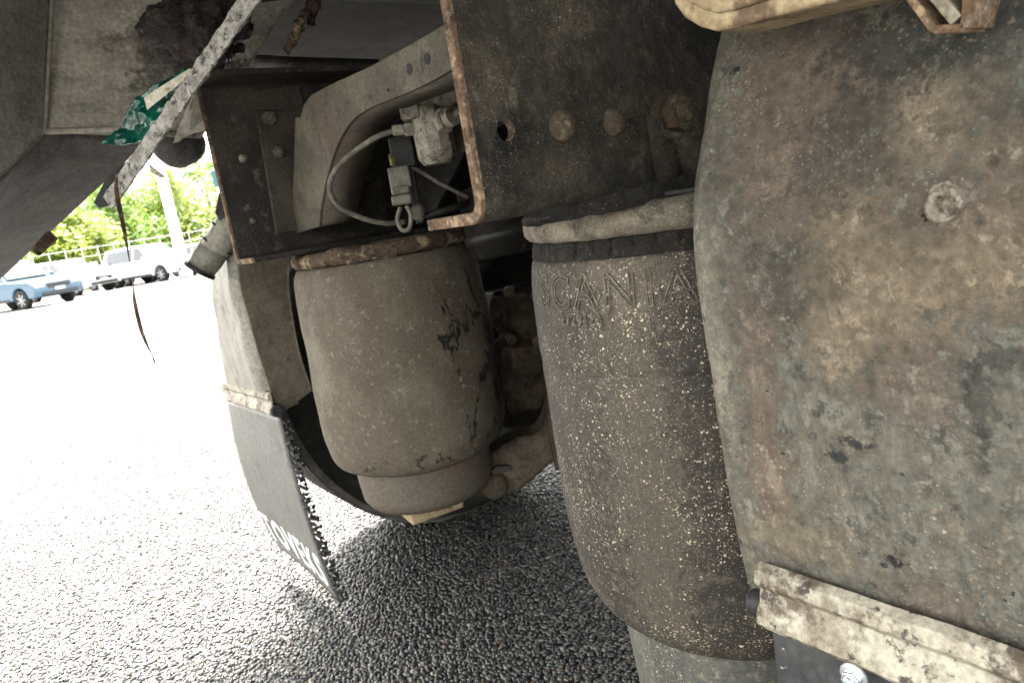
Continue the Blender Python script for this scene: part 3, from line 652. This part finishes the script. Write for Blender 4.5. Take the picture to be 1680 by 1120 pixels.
# --- wheels
def wheel(y0, y1, label):
    w = P(MB().lathe((.965, y0, .474), [(.14,.02),(.28,.03),(.30,.0),(.36,-.004),(.42,.004),(.452,.02),(.466,.035),(.474,.06),(.474,abs(y1-y0)-.06),(.466,abs(y1-y0)-.035),(.42,abs(y1-y0)-.004),(.30,abs(y1-y0)),(.28,abs(y1-y0)-.03),(.14,abs(y1-y0)-.03)], 96, (0,1 if y1>y0 else -1,0)).build('tyre', M['tyre'], smooth=True, label=label))
    mb = MB()
    W = abs(y1-y0); s = 1 if y1 > y0 else -1
    for q in range(5):
        mb.lathe((.965, y0+s*(W*(.2+.15*q)), .474), [(.470,-.010),(.4775,-.008),(.4775,.008),(.470,.010)], 96, (0,s,0), cap=False)
    for k in range(0):                       # tread blocks
        for q in range(4):
            a = 2*pi*(k+.5*(q%2))/60; c = Vector((.955+.490*cos(a), y0+s*(W*(.17+.22*q)), .49+.490*sin(a)))
            mb.box(c, (.012,W*.19,.040), Matrix.Rotation(-a,3,'Y'))
    mb.lathe((.965, y0, .474), [(.459,.024),(.468,.034),(.4752,.056),(.4752,W-.056),(.468,W-.034),(.459,W-.024)], 96, (0,s,0), cap=False)
    mb.build('tread', M['tread'], w, smooth=False)
    MB().lathe((.955, y0+s*.05, .474), [(.03,.0),(.12,0),(.20,.06),(.275,.02),(.28,-.02),(.285,-.02)], 64, (0,s,0)).build('rim', M['dark'], w, smooth=True)
    return w
wheel(1.63, 1.90, 'far left tyre behind its mudguard'); wheel(.30, -.09, 'right tyre hidden by the near mudguard')

# --- axle and brake parts between the springs
ax = P(MB().tube([(.98,.2,.50),(.98,.55,.50),(.98,.66,.51),(.98,.81,.52),(.98,.96,.51),(.98,1.08,.50),(.98,1.62,.50)], [.07,.07,.12,.18,.12,.075,.07], 32).build('axle', M['casting'], smooth=True))
MB().lathe((.98,1.28,.5), [(.20,0),(.21,.01),(.21,.14),(.10,.15)], 48, (0,1,0)).build('brake_drum', M['dark'], ax, smooth=True)
cal = MB().box((.86,1.30,.52), (.12,.14,.20), Matrix.Rotation(.3,3,'Y')).box((.83,1.22,.60), (.09,.10,.06)).build('brake_caliper', M['casting'], ax, bevel=.012); roughen(cal, .008, 18, 3)
for (x, y, d, r) in ((845,450,1.25,.034),(850,500,1.3,.045),(868,560,1.32,.04),(850,605,1.3,.038),(875,650,1.35,.045),(842,655,1.3,.03)):
    pass
lump = blob(pd(862,610,1.48), (.075,.05,.085), .35, 16, 'caliper_casting', M['casting'], ax)
blob(pd(860,520,1.50), (.08,.05,.05), .4, 18, 'adjuster_casting', M['casting'], ax)
MB().box(pd(856,590,1.40), (.07,.04,.055), Matrix.Rotation(.15,3,'Y')).build('adjuster_cover', M['casting'], ax, bevel=.006)
for (x, y) in ((835,478),(880,485),(838,555),(882,560)):
    hexnut(pd(x,y,1.4), .012, .012, (-.5,-.8,0), 'bolt', M['casting'], ax)
MB().box(pd(845,480,1.5), (.14,.05,.03)).build('pad_plate', M['dark'], ax, bevel=.004)
# trailing support beam: curved casting under the far spring
beam = [pd(*q, 1.36) for q in [(770,800),(790,812),(815,818),(845,810),(880,785),(905,762),(925,752),(925,640),(905,640),(893,690),(880,715),(850,718),(805,742),(780,770)]]
bm_ = P(MB().prism(beam, Vector((.045,.065,0))).build('support_beam', M['casting'], bevel=.014, segs=3, label='brown cast support beam curving down beside the far air spring'))
dome(pd(812,797,1.355), .024, .014, (-.5,-.82,0), 'bolt', M['casting'], bm_)
MB().tube(spline([pd(893,560,1.33), pd(902,620,1.33), pd(905,700,1.33), pd(918,770,1.33)], 6), .008, 10).build('link_rod', M['casting'], bm_, smooth=True)
MB().prism([pd(*q,1.345) for q in [(802,776),(815,765),(835,764),(838,770),(820,777)]], (.004,.006,0)).build('recess_shade', M['dark'], bm_)  # raised dark piece stands in for the shade of a recess
# brake chamber and pipes high up
bch = P(MB().lathe(pd(822,360,1.12), [(.02,-.055),(.052,-.052),(.058,-.03),(.062,-.028),(.062,-.018),(.058,-.016),(.058,.05),(.02,.06)], 40, (.0,.1,1)).build('brake_chamber', M['dark'], smooth=True))
MB().tube([pd(862,392,1.15), pd(885,418,1.2), pd(905,440,1.3)], .004, 8).build('pipe', M['hose'], bch, smooth=True)
# unseen bulks added ahead and beside to block light and keep the under body dark
P(MB().box((2.1,.81,.78), (1.2,.5,.42)).build('shade_bulk', M['dark'], bevel=.04))
P(MB().box((2.6,1.72,.66), (1.5,.62,.58)).build('side_shade_bulk', M['dark'], bevel=.08))  # unseen boxes added along both sides against light coming under
P(MB().box((2.6,-.10,.66), (1.5,.62,.58)).build('side_shade_bulk', M['dark'], bevel=.08))
P(MB().box((4.6,.81,.80), (1.6,.9,.85)).build('front_shade_bulk', M['dark'], bevel=.08))  # unseen mass added to stop light from ahead
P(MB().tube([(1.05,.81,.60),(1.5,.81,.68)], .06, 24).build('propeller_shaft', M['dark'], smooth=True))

# --- levelling valve
vo_ = pd(708,205,1.0)
def vp(px, py, d=1.0): return pd(px, py, d)
vb = P(MB().lathe(vo_, [(.020,-.052),(.0265,-.043),(.0270,-.040),(.0275,-.01),(.027,.018),(.024,.024)], 10, (-.02,0,1)).build('air_valve', M['valve'], bevel=.0015, label='dusty aluminium air valve under the cross member'))
MB().box(vp(712,170), (.076,.05,.020), Matrix.Rotation(radians(-35),3,'Z')).box(vp(714,156), (.070,.045,.010), Matrix.Rotation(radians(-35),3,'Z')).build('flange_cap', M['valve'], vb, bevel=.003)
MB().box(vp(672,176,.985), (.026,.03,.034), Matrix.Rotation(radians(-35),3,'Z')).build('side_port', M['valve'], vb, bevel=.003)
for (x, y) in ((690,150),(742,146)): hexnut(vp(x,y,1.0), .009, .008, (0,0,1), 'bolt', M['valve'], vb)
d_ = (vp(752,185,.95)-vp(722,202,.98)).normalized()
hexnut(vp(725,200,.972), .0165, .012, d_, 'union_nut', M['valve'], vb)
MB().lathe(vp(735,194,.965), [(.013,0),(.013,.012),(.009,.012)], 20, d_).build('collar', M['valve'], vb, smooth=False)
MB().tube([vp(736,193,.965), vp(762,180,.955), vp(800,170,.95)], .0058, 12).build('pipe', M['hose'], vb, smooth=True)
MB().box(vp(760,222,1.02), (.005,.04,.045), Matrix.Rotation(radians(10),3,'Z')).build('mounting_tab', M['crossmember'], vb, bevel=.002)
d_ = (vp(640,214,.99)-vp(690,210,1.0)).normalized()
MB().lathe(vp(684,211,.995), [(.008,0),(.009,.003),(.009,.016),(.0075,.017),(.0075,.030),(.006,.033)], 8, d_).build('hose_fitting', M['valve'], vb, bevel=.0006)
MB().tube(spline([vp(655,213,.99), vp(620,224,.99), vp(580,250,1.0), vp(550,280,1.01), vp(541,310,1.02), vp(556,338,1.04), vp(590,356,1.06), vp(630,366,1.08), vp(665,364,1.1)], 8), .0038, 12).build('hose', M['hose'], vb, smooth=True)
# --- linkage / connector hanging lower
ck = P(MB().box(vp(656,292,1.03), (.030,.026,.030), Matrix.Rotation(-.5,3,'Z')).box(vp(657,312,1.03), (.026,.024,.012), Matrix.Rotation(-.5,3,'Z')).box(vp(659,328,1.03), (.028,.024,.014), Matrix.Rotation(-.5,3,'Z')).build('pipe_connector', M['hose'], bevel=.003, label='dusty connector block with a wire loop'))
MB().box(vp(660,250,1.05), (.034,.03,.045), Matrix.Rotation(-.5,3,'Z')).build('plug_body', M['dark'], ck, bevel=.003)
MB().box(vp(643,262,1.01), (.006,.006,.016)).build('clip', grime('yellow clip', [(.13,.12,.04), ((.06,.05,.03), 40, .5, .6)]), ck, bevel=.001)
MB().tube(spline([vp(657,340,1.02), vp(652,360,1.02), vp(660,377,1.02), vp(672,374,1.02), vp(674,352,1.02), vp(667,338,1.02)], 6), .0032, 8).build('wire_loop', M['hose'], ck, smooth=True)
MB().box(vp(679,310,1.06), (.012,.006,.10), Matrix.Rotation(-.5,3,'Z')).build('strap', M['dark'], ck, bevel=.002)
blob(vp(686,350,1.04), (.012,.010,.012), .3, 60, 'end_nut', M['hose'], ck, sub=3)
MB().tube([vp(676,273,1.05), vp(720,300,1.06), vp(768,324,1.07)], .0032, 8).build('rod', M['hose'], ck, smooth=True)
MB().tube([vp(700,354,1.05), vp(740,342,1.07), vp(775,330,1.08)], .005, 8).build('rod', M['dark'], ck, smooth=True)

# --- bracket tube beside the far mudguard
bt = P(MB().tube([pd(396,338,1.36), pd(376,370,1.36), pd(352,410,1.36)], .026, 28).build('bracket_tube', M['guard far'], smooth=True, label='dusty tube holding the far mudguard'))
MB().tube([pd(356,402,1.37), pd(340,425,1.37), pd(328,444,1.37)], [.0275,.0285,.025], 28).build('rubber_bush', M['guard far'], bt, smooth=True)
for q, q2 in (((372,377),(370,380)), ((357,401),(355,404)), ((329,441),(326,446))):
    MB().tube([pd(*q,1.365), pd(*q2,1.365)], .0300, 28).build('ring', M['dark'], bt, smooth=False, bevel=.001)
MB().prism([pd(*q,1.34) for q in [(372,290),(392,300),(412,372),(395,388),(368,372),(352,350),(358,318)]], (.01,.02,0)).build('bracket_plate', M['far rail'], bt, bevel=.003)
MB().lathe(pd(373,354,1.337), [(.014,0),(.016,.003)], 20, (-.57,-.82,0)).build('hole_dark_disc', M['rubber'], bt)  # flat black disc in place of the dark inside a hole

# --- deck above
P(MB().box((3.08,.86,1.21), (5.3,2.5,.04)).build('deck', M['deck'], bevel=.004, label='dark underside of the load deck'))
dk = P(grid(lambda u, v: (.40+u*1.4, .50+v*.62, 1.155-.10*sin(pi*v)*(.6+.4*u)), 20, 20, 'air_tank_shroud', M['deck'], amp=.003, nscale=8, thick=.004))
P(MB().tube([pd(425,104,1.30), pd(500,108,1.27), pd(620,112,1.24)], .014, 16).build('deck_rib', M['far rail'], smooth=True))
P(MB().box((1.5,-.45,1.0), (1.6,.05,.35)).build('side_shade_plate', M['dark'], bevel=.01))  # unseen plate added to cut light from the side
P(MB().box((.06,.86,1.265), (.94,2.5,.05)).build('tail_shade_panel', M['deck'], bevel=.004))  # unseen overhang, stretched forward to shut out light leaking past the deck

# --- rear bumper panels
def quad(a, b_, c, d): return lambda u, v: (a*(1-u)+b_*u)*(1-v)+(d*(1-u)+c*u)*v
pA = P(grid(quad(pd(-120,-120,.95), pd(84,-120,1.15), pd(74,219,1.20), pd(-120,400,1.05)), 30, 40, 'bumper_end_panel', M['panel side'], amp=.004, nscale=8, thick=.006, label='grey weathered end panel of the rear bumper'))
pB = P(grid(quad(pd(84,-120,1.15), pd(560,-120,1.20), pd(330,226,1.30), pd(74,219,1.20)), 60, 40, 'bumper_panel', M['panel'], amp=.006, nscale=10, thick=.006, label='tan streaked underside panel of the rear bumper'))
MB().tube([pd(80,-60,1.144), pd(86,0,1.148), pd(74,219,1.193)], .0035, 8).build('seam', M['panel side'], pB, smooth=True)
MB().tube([pd(74,216,1.193), pd(200,212,1.225), pd(320,222,1.285)], .005, 8).build('lower_fold', M['panel'], pB, smooth=True)
pC = P(grid(quad(pd(74,218,1.215), pd(245,224,1.32), pd(-60,509,1.75), pd(-120,400,1.12)), 40, 40, 'bumper_beam', M['rough black'], amp=.004, nscale=22, thick=.01, label='rough black coated bumper beam'))
MB().prism([pd(*q,1.45) for q in [(48,410),(78,378),(92,392),(62,420)]], (.006,.01,0)).build('clip', M['crust'], pC, bevel=.002)
# ragged panel right of the strip, ends in a rusty tongue
rg = P(grid(quad(pd(330,120,1.16), pd(395,95,1.16), pd(360,200,1.20), pd(285,232,1.22)), 24, 24, 'ragged_panel', M['panel'], amp=.02, nscale=16, thick=.004))
tongue = P(MB().prism([pd(*q,1.16) for q in [(322,128),(372,118),(410,96),(405,108),(380,122),(350,150),(352,170),(330,200),(310,215)]], (.006,.008,.003)).build('torn_tongue', M['panel'], bevel=.002)); roughen(tongue, .004, 40, 2)
crust_edge([pd(530,-30,1.10), pd(505,30,1.10), pd(480,62,1.10), pd(466,84,1.10)], .006, 'torn_edge', M['crust'], pB, amp=.01)
te = P(blob(pd(292,238,1.36), (.045,.04,.040), .12, 12, 'rubber_buffer', M['rough black']))
MB().prism([pd(*q,1.33) for q in [(243,268),(256,280),(270,290),(262,292),(246,282)]], (.004,.006,0)).build('tab', M['splint'], te, bevel=.001)
# greasy lump
gl = P(blob(pd(325,42,1.08), (.062,.07,.045), .42, 22, 'grease_lump', M['grease'], sub=6, label='wet black clot of grease on the bumper panel'))
blob(pd(285,75,1.10), (.028,.03,.03), .45, 34, 'grease_clot', M['grease'], gl)
blob(pd(352,92,1.08), (.026,.03,.02), .45, 34, 'grease_clot', M['grease'], gl)
blob(pd(378,20,1.06), (.03,.03,.03), .45, 34, 'grease_clot', M['grease'], gl)
# angle strip
def strip(a, b_, w, d, nseg=90):
    a, b_ = Vector(a), Vector(b_); t = (b_-a).normalized(); side = RT.cross(UP); side = t.cross(FW).normalized(); fw = side.cross(t).normalized()
    mb = MB(); vs = []; fs = []
    sec = [(-w/2,0),(w/2,0),(w/2,.004),(-w/2+.004,.004),(-w/2+.004,d),(-w/2,d)]
    n = 6
    for i in range(nseg+1):
        p = a+(b_-a)*i/nseg
        for (s_, f_) in sec:
            q = p+side*s_-fw*(-f_); q += side*.0022*noise.fractal(q*70,.8,2,4)+fw*.0015*noise.noise(q*90); vs.append(q)
    for i in range(nseg):
        for j in range(n): j2 = (j+1)%n; fs.append((i*n+j, i*n+j2, (i+1)*n+j2, (i+1)*n+j))
    fs += [tuple(range(n)), tuple(nseg*n+k for k in range(n))]
    return vs, fs
vs, fs = strip(pd(436,-40,.90), pd(176,333,1.12), .0225, .03)
st = P(mesh('angle_strip', vs, fs, M['strip'], smooth=False, label='greasy pitted angle iron strip slanting down'))
o = MB().prism([pd(*q,1.13) for q in [(153,333),(172,296),(215,258),(225,262),(200,300),(180,338),(163,342)]], (.004,.006,.002)).build('lower_web', M['dark'], st, bevel=.001)
wb = MB()
for k in range(26):
    t = rnd.uniform(.25,.72); p = pd(436+(176-436)*t+rnd.uniform(6,12), -40+373*t+rnd.uniform(4,9), .9+.22*t)
    wb.lathe(p, [(.0004,-.003),(.0028,-.001),(.003,.001),(.001,.003)], 7, (rnd.uniform(-1,1),rnd.uniform(-1,1),1))
wb.build('grease_beads', M['grease'], st, smooth=True, kind='stuff')

# --- bits above the near mudguard
XB = .372
tb = [on(*q,0,XB) for q in [(1095,-90),(1097,-20),(1104,8),(1120,30),(1145,45),(1170,52),(1200,47),(1250,32),(1300,20),(1400,-5),(1450,-60),(1450,-90)]]
o = P(MB().prism(tb, (.05,0,0)).build('rounded_bracket', M['tan block'], bevel=.012, segs=4, label='tan rounded bracket above the near mudguard'))
o2 = MB().prism([p+Vector((-.004,-.006,.008)) for p in tb], (.006,0,0)).build('raised_face', M['tan block'], o, bevel=.0028)
XC = .395
def plate(a, b_, t, dep, name, mat, parent=None):
    a = on(*a,0,XC); b_ = on(*b_,0,XC); d = (b_-a).normalized(); n = Vector((1,0,0)).cross(d)*t
    return MB().prism([a-n, b_-n, b_+n, a+n], (dep,0,0)).build(name, mat, parent, bevel=.0008)
o = P(plate((1472,-30),(1532,50),.002,.045,'channel_bracket',M['rust'])); o['label'] = 'rusty open channel bracket end above the near mudguard'
plate((1530,49),(1582,46),.002,.045,'bottom_web',M['rust'],o); plate((1582,48),(1590,-40),.0022,.045,'side_web',M['rust'],o)
plate((1515,-30),(1568,34),.003,.03,'inner_lining',M['galv'],o)

# ------------------------------------------------------------------ loose things caught on the lorry
o = grid(lambda u, v: (pd(168,238,1.08)*(1-u)+pd(268,232,1.08)*u)*(1-v)+(pd(222,158,1.08)*(1-u)+pd(305,112,1.08)*u)*v, 40, 30, 'plastic_scrap', M['green'], amp=.022, nscale=15, thick=.0008)
o['label'] = 'crumpled green plastic film caught behind the slanting strip'; o['category'] = 'plastic scrap'
o = MB().prism([pd(*q,1.03) for q in [(236,160),(262,143),(312,112),(316,122),(300,134),(241,181)]], (.002,.003,.001)).build('splint', M['splint'], bevel=.0006)
o['label'] = 'pale flat splinter wedged behind the slanting strip above the green film'; o['category'] = 'splinter'
sp1 = spline([pd(*q,1.08) for q in [(192,285),(191,310),(197,345),(205,385),(212,425),(217,455),(219,478),(222,500),(230,535),(240,563),(250,583),(255,598),(262,601)]], 6)
vs = []; fs = []
for i, p in enumerate(sp1):
    t = i/(len(sp1)-1); w = .0028*(.25+.9*abs(sin(t*7.2+.35)))*(1 if t < .9 else .4); side = (RT*cos(t*5)+FW*sin(t*5)*.7).normalized()
    n_ = FW*.0003
    vs += [p-side*w-n_, p+side*w-n_, p+side*w+n_, p-side*w+n_]
    if i:
        a = 4*(i-1); b_ = 4*i
        for j in range(4): fs.append((a+j, a+(j+1)%4, b_+(j+1)%4, b_+j))
o = mesh('hanging_strap', vs, fs, M['crust'], smooth=False); o['label'] = 'thin torn brown strap dangling from the end of the slanting strip'; o['category'] = 'strap'

# ------------------------------------------------------------------ background
def carpaint(name, c): 
    mt, nt, bs = new_mat(name); bs.inputs['Base Color'].default_value = (*c,1); bs.inputs['Roughness'].default_value = .3
    bs.inputs['Coat Weight'].default_value = .6
    nt.links.new(mixc(nt, noise_n(nt, coords(nt), 3, 4, .6), tuple(x*.9 for x in c), c), bs.inputs['Base Color']); return mt
M['glass'] = plain('car glass', (.03,.035,.04), .06, 0, .8)
M['car black'] = plain('car black plastic', (.03,.03,.032), .5)
M['rimm'] = plain('alloy', (.45,.46,.48), .35, .6)
M['lamp'] = plain('headlamp', (.7,.72,.72), .15)
def car(label, cat, paint, kind, loc, rz, L_=4.6, W=1.82, Hh=1.68, group='cars parked across the yard'):
    t = thing('parked_car', label, cat, group, loc, rz)
    zb, hb = .32, Hh*.58
    wr = .34; wx = (L_/2-.85, -L_/2+.95)
    # side outline with wheel arches
    pts = [(-L_/2+.02, zb+.12), (-L_/2, hb*.8), (-L_/2+.05, hb)]
    if kind == 'ute': top = [(-L_/2+.05, hb), (.0, hb+.02), (.95, hb), (L_/2-.25, hb-.10), (L_/2-.04, hb-.24), (L_/2, zb+.25), (L_/2-.04, zb)]
    else: top = [(-L_/2+.05, hb), (.0, hb+.02), (.95, hb), (L_/2-.25, hb-.14), (L_/2-.04, hb-.30), (L_/2, zb+.22), (L_/2-.04, zb)]
    out = [(-L_/2, hb*.75)]+top
    for cx in wx:
        a = [(cx+(wr+.07)*cos(th), .33+(wr+.07)*sin(th)) for th in [pi*k/10 for k in range(11)]]
        out += [(cx+wr+.07, zb)]+a[1:-1]+[(cx-wr-.07, zb)]
    out += [(-L_/2+.03, zb)]
    body = MB().prism([(x, -W/2, z) for x, z in out], (0, W, 0)).build('body', paint, t, bevel=.06, segs=3)
    # cabin
    if kind == 'ute': cb = [(-.95, hb), (-.80, Hh-.03), (-.4, Hh), (.25, Hh-.04), (1.0, hb)]
    else: cb = [(-L_/2+.15, hb), (-L_/2+.45, Hh-.06), (-.6, Hh), (.25, Hh-.04), (1.05, hb)]
    vs = []; n = len(cb)
    for s in (-1, 1):
        for x, z in cb: vs.append((x, s*(W/2-.06-.20*(z-hb)/(Hh-hb)), z-.01))
    fs = [tuple(range(n))[::-1], tuple(range(n, 2*n))]+[(i, (i+1)%n, n+(i+1)%n, n+i) for i in range(n)]
    cab = mesh('cabin', vs, fs, paint, t, bevel=.05, segs=3)
    # windows
    def pane(pts3, off): 
        MB().prism([Vector(p)+Vector(off) for p in pts3], Vector(off)*-.9).build('window', M['glass'], t)
    for s in (-1, 1):
        def yy(z): return s*(W/2-.06-.20*(z-hb)/(Hh-hb))
        z0, z1 = hb+.05, Hh-.14
        xs_ = [(cb[0][0]+.22, cb[0][0]+.42, .02, .02)] if kind == 'ute' else [(cb[0][0]+.28, cb[0][0]+.48, -.25, -.25)]
        x_a = xs_[0]
        pane([(x_a[0],yy(z0),z0),(x_a[1],yy(z1),z1),(-.12,yy(z1),z1),(-.12,yy(z0),z0)], (0,s*.012,0))
        pane([(-.02,yy(z0),z0),(-.02,yy(z1),z1),(.28,yy(z1),z1),(.82,yy(z0),z0)], (0,s*.012,0))
        MB().box((.78, s*(W/2+.08), hb+.08), (.10,.18,.14)).build('mirror', paint, t, bevel=.03)
        MB().box((L_/2-.14, s*(W/2-.24), hb-.30), (.24,.40,.14)).build('headlight', M['lamp'], t, bevel=.03)
        for cx in wx:
            w_ = MB().lathe((cx, s*(W/2-.22), .33), [(.18,0),(.32,.0),(.345,.03),(.345,.19),(.32,.215),(.23,.20),(.22,.2)], 32, (0,s,0)).build('tyre', M['tyre'], t, smooth=True)
            rm = MB().lathe((cx, s*(W/2-.04), .33), [(.03,.02),(.06,.02),(.08,.0),(.2,.005),(.235,.0)], 24, (0,s,0))
            for k in range(7):
                a = 2*pi*k/7; rm.box((cx+.13*cos(a), s*(W/2-.02), .33+.13*sin(a)), (.18,.02,.035), Matrix.Rotation(-a,3,'Y'))
            rm.build('rim', M['rimm'], w_)
        MB().box((-.45, s*(W/2+.004), hb-.12), (.16,.02,.03)).build('door_handle', M['car black'], t)
        MB().box((.35, s*(W/2+.004), hb-.12), (.16,.02,.03)).build('door_handle', M['car black'], t)
        MB().box((.0, s*(W/2-.0), zb+.06), (L_*.42,.03,.10)).build('sill', M['car black'], t)
    mb_ = [(.98,-W/2+.16,hb+.06),(.98,W/2-.16,hb+.06),(.36,W/2-.30,Hh-.12),(.36,-W/2+.30,Hh-.12)]
    MB().prism([Vector(p)+Vector((.035,0,.02)) for p in mb_], (-.03,0,-.01)).build('windscreen', M['glass'], t)
    MB().box((L_/2+.003, 0, hb-.34), (.03,.82,.17)).build('grille', M['car black'], t, bevel=.01)
    MB().box((L_/2+.003, 0, zb+.10), (.04,1.3,.12)).build('lower_intake', M['car black'], t, bevel=.01)
    MB().box((L_/2+.02, 0, zb+.24), (.02,.38,.10)).build('number_plate', M['lamp'], t)
    return t
def at(px, dist):                            # ground point below a photo column, dist metres away
    d = ray(px, 450); h_ = Vector((d.x, d.y, 0)).normalized(); return h_*dist
HD = radians(-60)
p = at(40, 31.5); fwd = Vector((cos(HD), sin(HD), 0))
car('blue utility pickup parked at the left edge, its front turned to the right', 'pickup', carpaint('blue paint', (.05,.115,.18)), 'ute', at(64,31.6)-fwd*1.6, HD, 5.0, 1.86, 1.78)
car('white car parked just behind the blue pickup', 'car', carpaint('white paint', (.8,.8,.8)), 'suv', at(140,38)-fwd*1.2, HD, 4.6, 1.8, 1.66)
car('white SUV parked side on between the dangling strap and the dusty bush', 'SUV', carpaint('white suv paint', (.82,.82,.82)), 'suv', at(284,37)-fwd*1.2, HD, 4.7, 1.86, 1.76)
car('red car low behind the white SUV', 'car', carpaint('red paint', (.45,.02,.03)), 'suv', at(212,41)-fwd*.5, HD, 4.2, 1.7, 1.15)
car('white car half hidden at the far right beyond the mudguard tube', 'car', carpaint('white paint', (.8,.8,.8)), 'suv', at(345,41), HD, 4.5, 1.8, 1.5)

# lamp post
b0 = at(305, 36)
lp = thing('lamp_post', 'thick white lamp post rising behind the white SUV', 'lamp post', loc=b0)
wp = plain('white pole', (.8,.8,.79), .5)
MB().lathe((0,0,0), [(.30,0),(.30,.5),(.24,.6),(.22,3),(.20,9)], 24).build('pole', wp, lp, smooth=True)
MB().box((0,.7,9), (.25,1.6,.15)).build('lamp_head', wp, lp, bevel=.04)
b0 = at(158, 37)
sg = thing('sign_post', 'short pale post with a small plate between the parked cars', 'sign post', loc=b0)
MB().lathe((0,0,0), [(.05,0),(.05,1.3)], 12).build('post', wp, sg); MB().box((0,-.04,1.15), (.30,.02,.35)).build('plate', wp, sg, bevel=.02)
b0 = at(391, 30)
sg = thing('street_sign', 'blue-green sign on a pole beside the far chassis rail', 'sign', loc=b0)
tz = pd(366,292,1)-C; tz = H+tz.z*30/math.hypot(tz.x, tz.y)
MB().lathe((0,0,0), [(.05,0),(.05,tz+.2)], 12).build('post', wp, sg); MB().box((.1,-.06,tz), (.5,.03,.6)).build('plate', plain('teal sign', (.03,.13,.14), .5), sg, bevel=.02)
# wire fence along the trees
fa, fb = at(60, 47), at(420, 47)
fe = thing('wire_fence', 'pale wire fence on thin posts in front of the trees', 'fence', loc=fa)
fd = fb-fa; nfp = 14
gm = plain('galvanised post', (.55,.56,.55), .4, .5)
for k in range(nfp+1):
    MB().lathe(fd*k/nfp, [(.025,0),(.025,2.3),(.0,2.34)], 10).build('post', gm, fe)
for z in (.15,.7,1.25,1.8,2.25): MB().tube([Vector((0,0,z)), fd+Vector((0,0,z))], .007, 6).build('rail' if z == 2.25 else 'wire', gm, fe)

# trees
def leaf_mat(name, a, b_):
    mt, nt, bs = new_mat(name)
    f = noise_n(nt, coords(nt), 1.2, 3, .6); nt.links.new(mixc(nt, f, a, b_), bs.inputs['Base Color']); bs.inputs['Roughness'].default_value = .5
    tr = nt.nodes.new('ShaderNodeBsdfTranslucent'); nt.links.new(mixc(nt, f, tuple(x*1.6 for x in a), tuple(x*1.5 for x in b_)), tr.inputs[0])
    mx = nt.nodes.new('ShaderNodeMixShader'); mx.inputs[0].default_value = .45
    nt.links.new(bs.outputs[0], mx.inputs[1]); nt.links.new(tr.outputs[0], mx.inputs[2]); nt.links.new(mx.outputs[0], nt.nodes['Material Output'].inputs['Surface']); return mt
LM = [leaf_mat('leaves bright', (.09,.17,.02), (.17,.26,.035)), leaf_mat('leaves yellow', (.17,.23,.035), (.26,.31,.06)), leaf_mat('leaves dark', (.06,.12,.02), (.11,.19,.03))]
bark = grime('bark', [(.10,.08,.06), ((.16,.13,.1), 8, .4, .6)], rough=.9)
def tree(label, loc, h, r, lm, seed, nl=9000, low=.12):
    R = random.Random(seed); h *= .86; t = thing('tree', label, 'tree', 'trees beyond the yard', loc)
    mb = MB().tube(spline([(0,0,0),(.1,0,h*.25),(-.1,.1,h*.5),(0,0,h*.8)], 4), [.28-.2*i/12 for i in range(13)], 10)
    cl = []
    for k in range(38):
        a = R.uniform(0,2*pi); z = R.uniform(low,1); rr = r*(sin(pi*min(1,(z*.8+.2)))**.5)*R.uniform(.35,1); c = Vector((rr*cos(a), rr*sin(a), h*z)); cl.append((c, R.uniform(.5,1.15)*r*.30))
        if k % 4 == 0: mb.tube([(0,0,h*z*.55), c*.6+Vector((0,0,h*z*.25)), c], [.09,.06,.02], 6)
    mb.build('trunk', bark, t, smooth=True)
    vs = []; fs = []
    for _ in range(nl):
        c, cr = cl[R.randrange(len(cl))]; d = Vector((R.gauss(0,1),R.gauss(0,1),R.gauss(0,1))).normalized(); p = c+d*cr*R.uniform(.55,1.05)
        s = R.uniform(.10,.19); a = Vector((R.gauss(0,1),R.gauss(0,1),R.gauss(0,.7))).normalized(); b2 = a.orthogonal().normalized()
        n = len(vs); vs += [p-a*s, p+b2*s*.5, p+a*s, p-b2*s*.5]; fs.append((n,n+1,n+2,n+3))
    me = bpy.data.meshes.new('crown'); me.from_pydata([tuple(v) for v in vs], [], fs); link('crown', me, lm, t)
tr_spec = [(-10,58,9,4.2,2,'dark green tree at the left edge above the blue pickup'),(85,54,6.2,3.2,0,'low bright green bush above the hood of the blue pickup'),(130,52,5.2,2.8,1,'low yellow-green bush between the pickup and the dangling strap'),
 (175,60,8.4,4.2,0,'green tree behind the upper part of the dangling strap'),(235,58,8.6,4.6,0,'broad bright green tree just left of the lamp post'),(262,66,7.0,3.8,2,'deeper green tree behind the lamp post'),
 (315,58,8.2,4.2,1,'yellow-green tree just right of the lamp post'),(372,62,8.8,4.4,0,'green tree partly hidden by the far chassis rail'),(35,64,7.5,4.2,1,'pale green tree behind the blue pickup')]
for i, (px, d, h_, r, li, lab) in enumerate(tr_spec): tree(lab, at(px, d), h_, r, LM[li], 10+i, 9000, low=.10)
bpy.context.view_layer.update()
